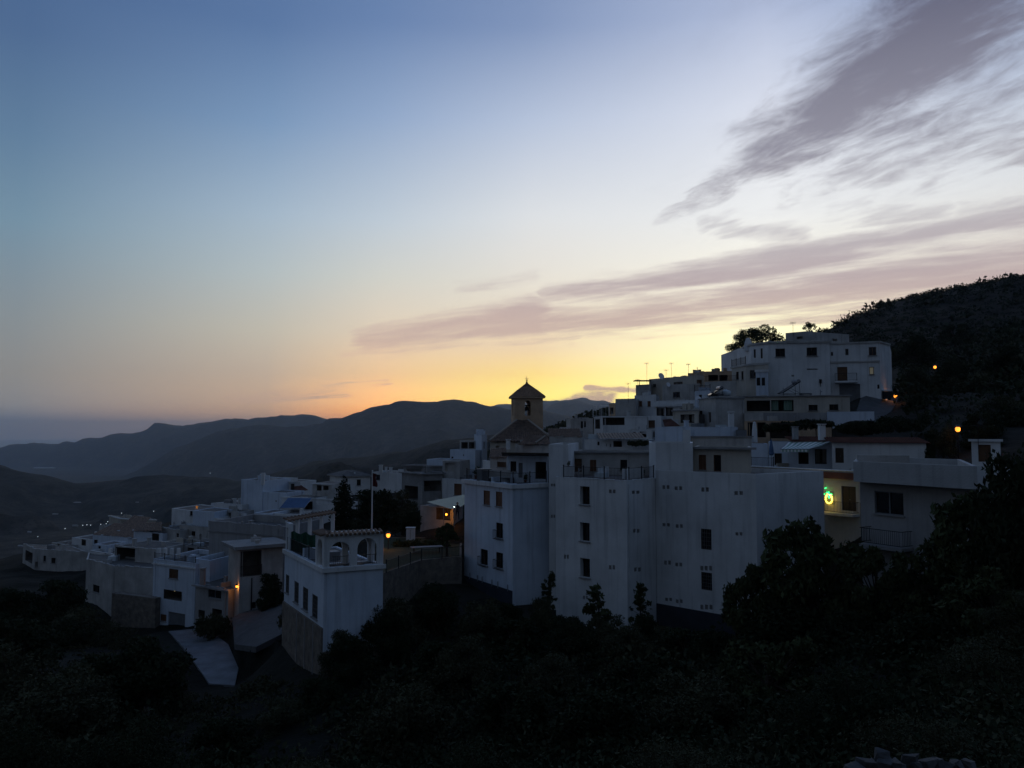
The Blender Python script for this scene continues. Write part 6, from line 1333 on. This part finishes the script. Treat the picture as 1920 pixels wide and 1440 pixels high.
# distant valley: farm buildings and lights
def far_at(px, py):
    r = ray(px, py); ts = np.exp(np.linspace(math.log(180), math.log(9000), 1500)); k = ts/r.y
    hh = ground_h(r.x*k, r.y*k); below = np.nonzero(r.z*k < hh)[0]
    t = k[below[0]] if len(below) else k[-1]; return r*t
fb = [('long pale greenhouse roof on the nearest valley slope',145,938,20),('low white farmhouse left of the long greenhouse, lower down',103,958,9),('thin pale farm roof high on the left valley',80,880,34),('white farm by the row of valley lights',140,986,9),('small pale farm above the flat-topped house',242,936,7),('second small pale farm right above the flat-topped house',257,934,5),('tiny white farm on the dark ridge beside the blank gable',441,899,7),('pale farm wall at the lower left valley edge',38,1024,9),('tiny farm in the middle of the left valley',55,984,6)]
for lab, px, py, wp in fb:
    q = far_at(px, py); d = q.y; w_ = wp*d/F; h_ = max(2.2, w_*.08); q = P(px, py, d*.985); zb = gz(q.x,q.y); zt = zb+h_
    o = thing('farmhouse', lab, 'farmhouse', (q.x,q.y,zb)); MB().box((q.x,q.y+w_*.2,(zt+zb)/2-1), w_, w_*.4, zt-zb+2).build('wall','grey',o)
    MB().obox((q.x,q.y+w_*.1,zt+h_*.2), (w_*.54,0,0), (0,w_*.14,h_*.2), (0,0,.15)).obox((q.x,q.y+w_*.34,zt+h_*.2), (w_*.54,0,0), (0,w_*.14,-h_*.2), (0,0,.15)).build('roof','oldwhite',o)
MATS['far_light'] = emit('far_light', (.80,.92,1.0), 1.2); MATS['far_orange'] = emit('far_orange', (1,.5,.08), 2.5)
for li, (px, py) in enumerate(sorted(((155,985),(163,984),(170,984.5),(189,983),(199,982),(202,978),(288,958.5),(2,1050),(228,962),(394,887),(71,1006),(122,991)))):
    q = far_at(px, py); q = P(px, py, q.y*.97); s = q.y*.00040; g = gz(q.x,q.y)
    o = thing('valley_lamp','tiny white lamp in the dark valley, ' + ORD[li] + ' from the left','lamp',(q.x,q.y,min(g,q.z)),'white lamps in the valley')
    MB().tube([(q.x,q.y,min(g,q.z)-.5),(q.x,q.y,q.z)], s*.12).build('post','iron',o); MB().lathe((q.x,q.y,q.z-s), [(.3*s,0),(s,.6*s),(s,1.4*s),(.3*s,2*s)], 8).build('bulb','far_light',o)
q = P(369,951,122.5); o = thing('roof_star','small orange star light on a roof in the left village','light',(q.x,q.y,q.z-.6)); st = MB(); pp = []
for i in range(10):
    a_ = math.pi/2 + i*math.pi/5; r_ = .42 if i%2==0 else .12; pp.append((q.x+r_*math.cos(a_)*.7, q.y, q.z+r_*math.sin(a_)))
c_ = (q.x,q.y-.05,q.z)
for i in range(10): st.poly([pp[i], pp[(i+1)%10], c_])
st.build('star','star_orange' if 'star_orange' in MATS else emit('star_orange',(1,.35,.04),.30),o); MB().tube([(q.x,q.y,q.z-.9),(q.x,q.y,q.z-.4)], .03).build('stem','iron',o)
# ================================================================= evening haze
hz = MB(); zt_h, zb_h = HZ_TOP, -720.0; hz.obox((0, 0, (zt_h+zb_h)/2), (43500,0,0), (0,43500,0), (0,0,(zt_h-zb_h)/2))
mh = bpy.data.materials.new('haze_air'); mh.use_nodes = True; t = mh.node_tree; t.nodes.clear()
pv = t.nodes.new('ShaderNodeVolumePrincipled'); pv.inputs['Color'].default_value = (.68,.82,1.0,1); pv.inputs['Density'].default_value = HAZE; pv.inputs['Anisotropy'].default_value = .45
ot = t.nodes.new('ShaderNodeOutputMaterial'); t.links.new(pv.outputs[0], ot.inputs['Volume']); MATS['haze_air'] = mh
ho = hz.build('haze','haze_air'); ho['kind'] = 'stuff'; ho['label'] = 'thin evening haze over the valley'; ho['category'] = 'haze'
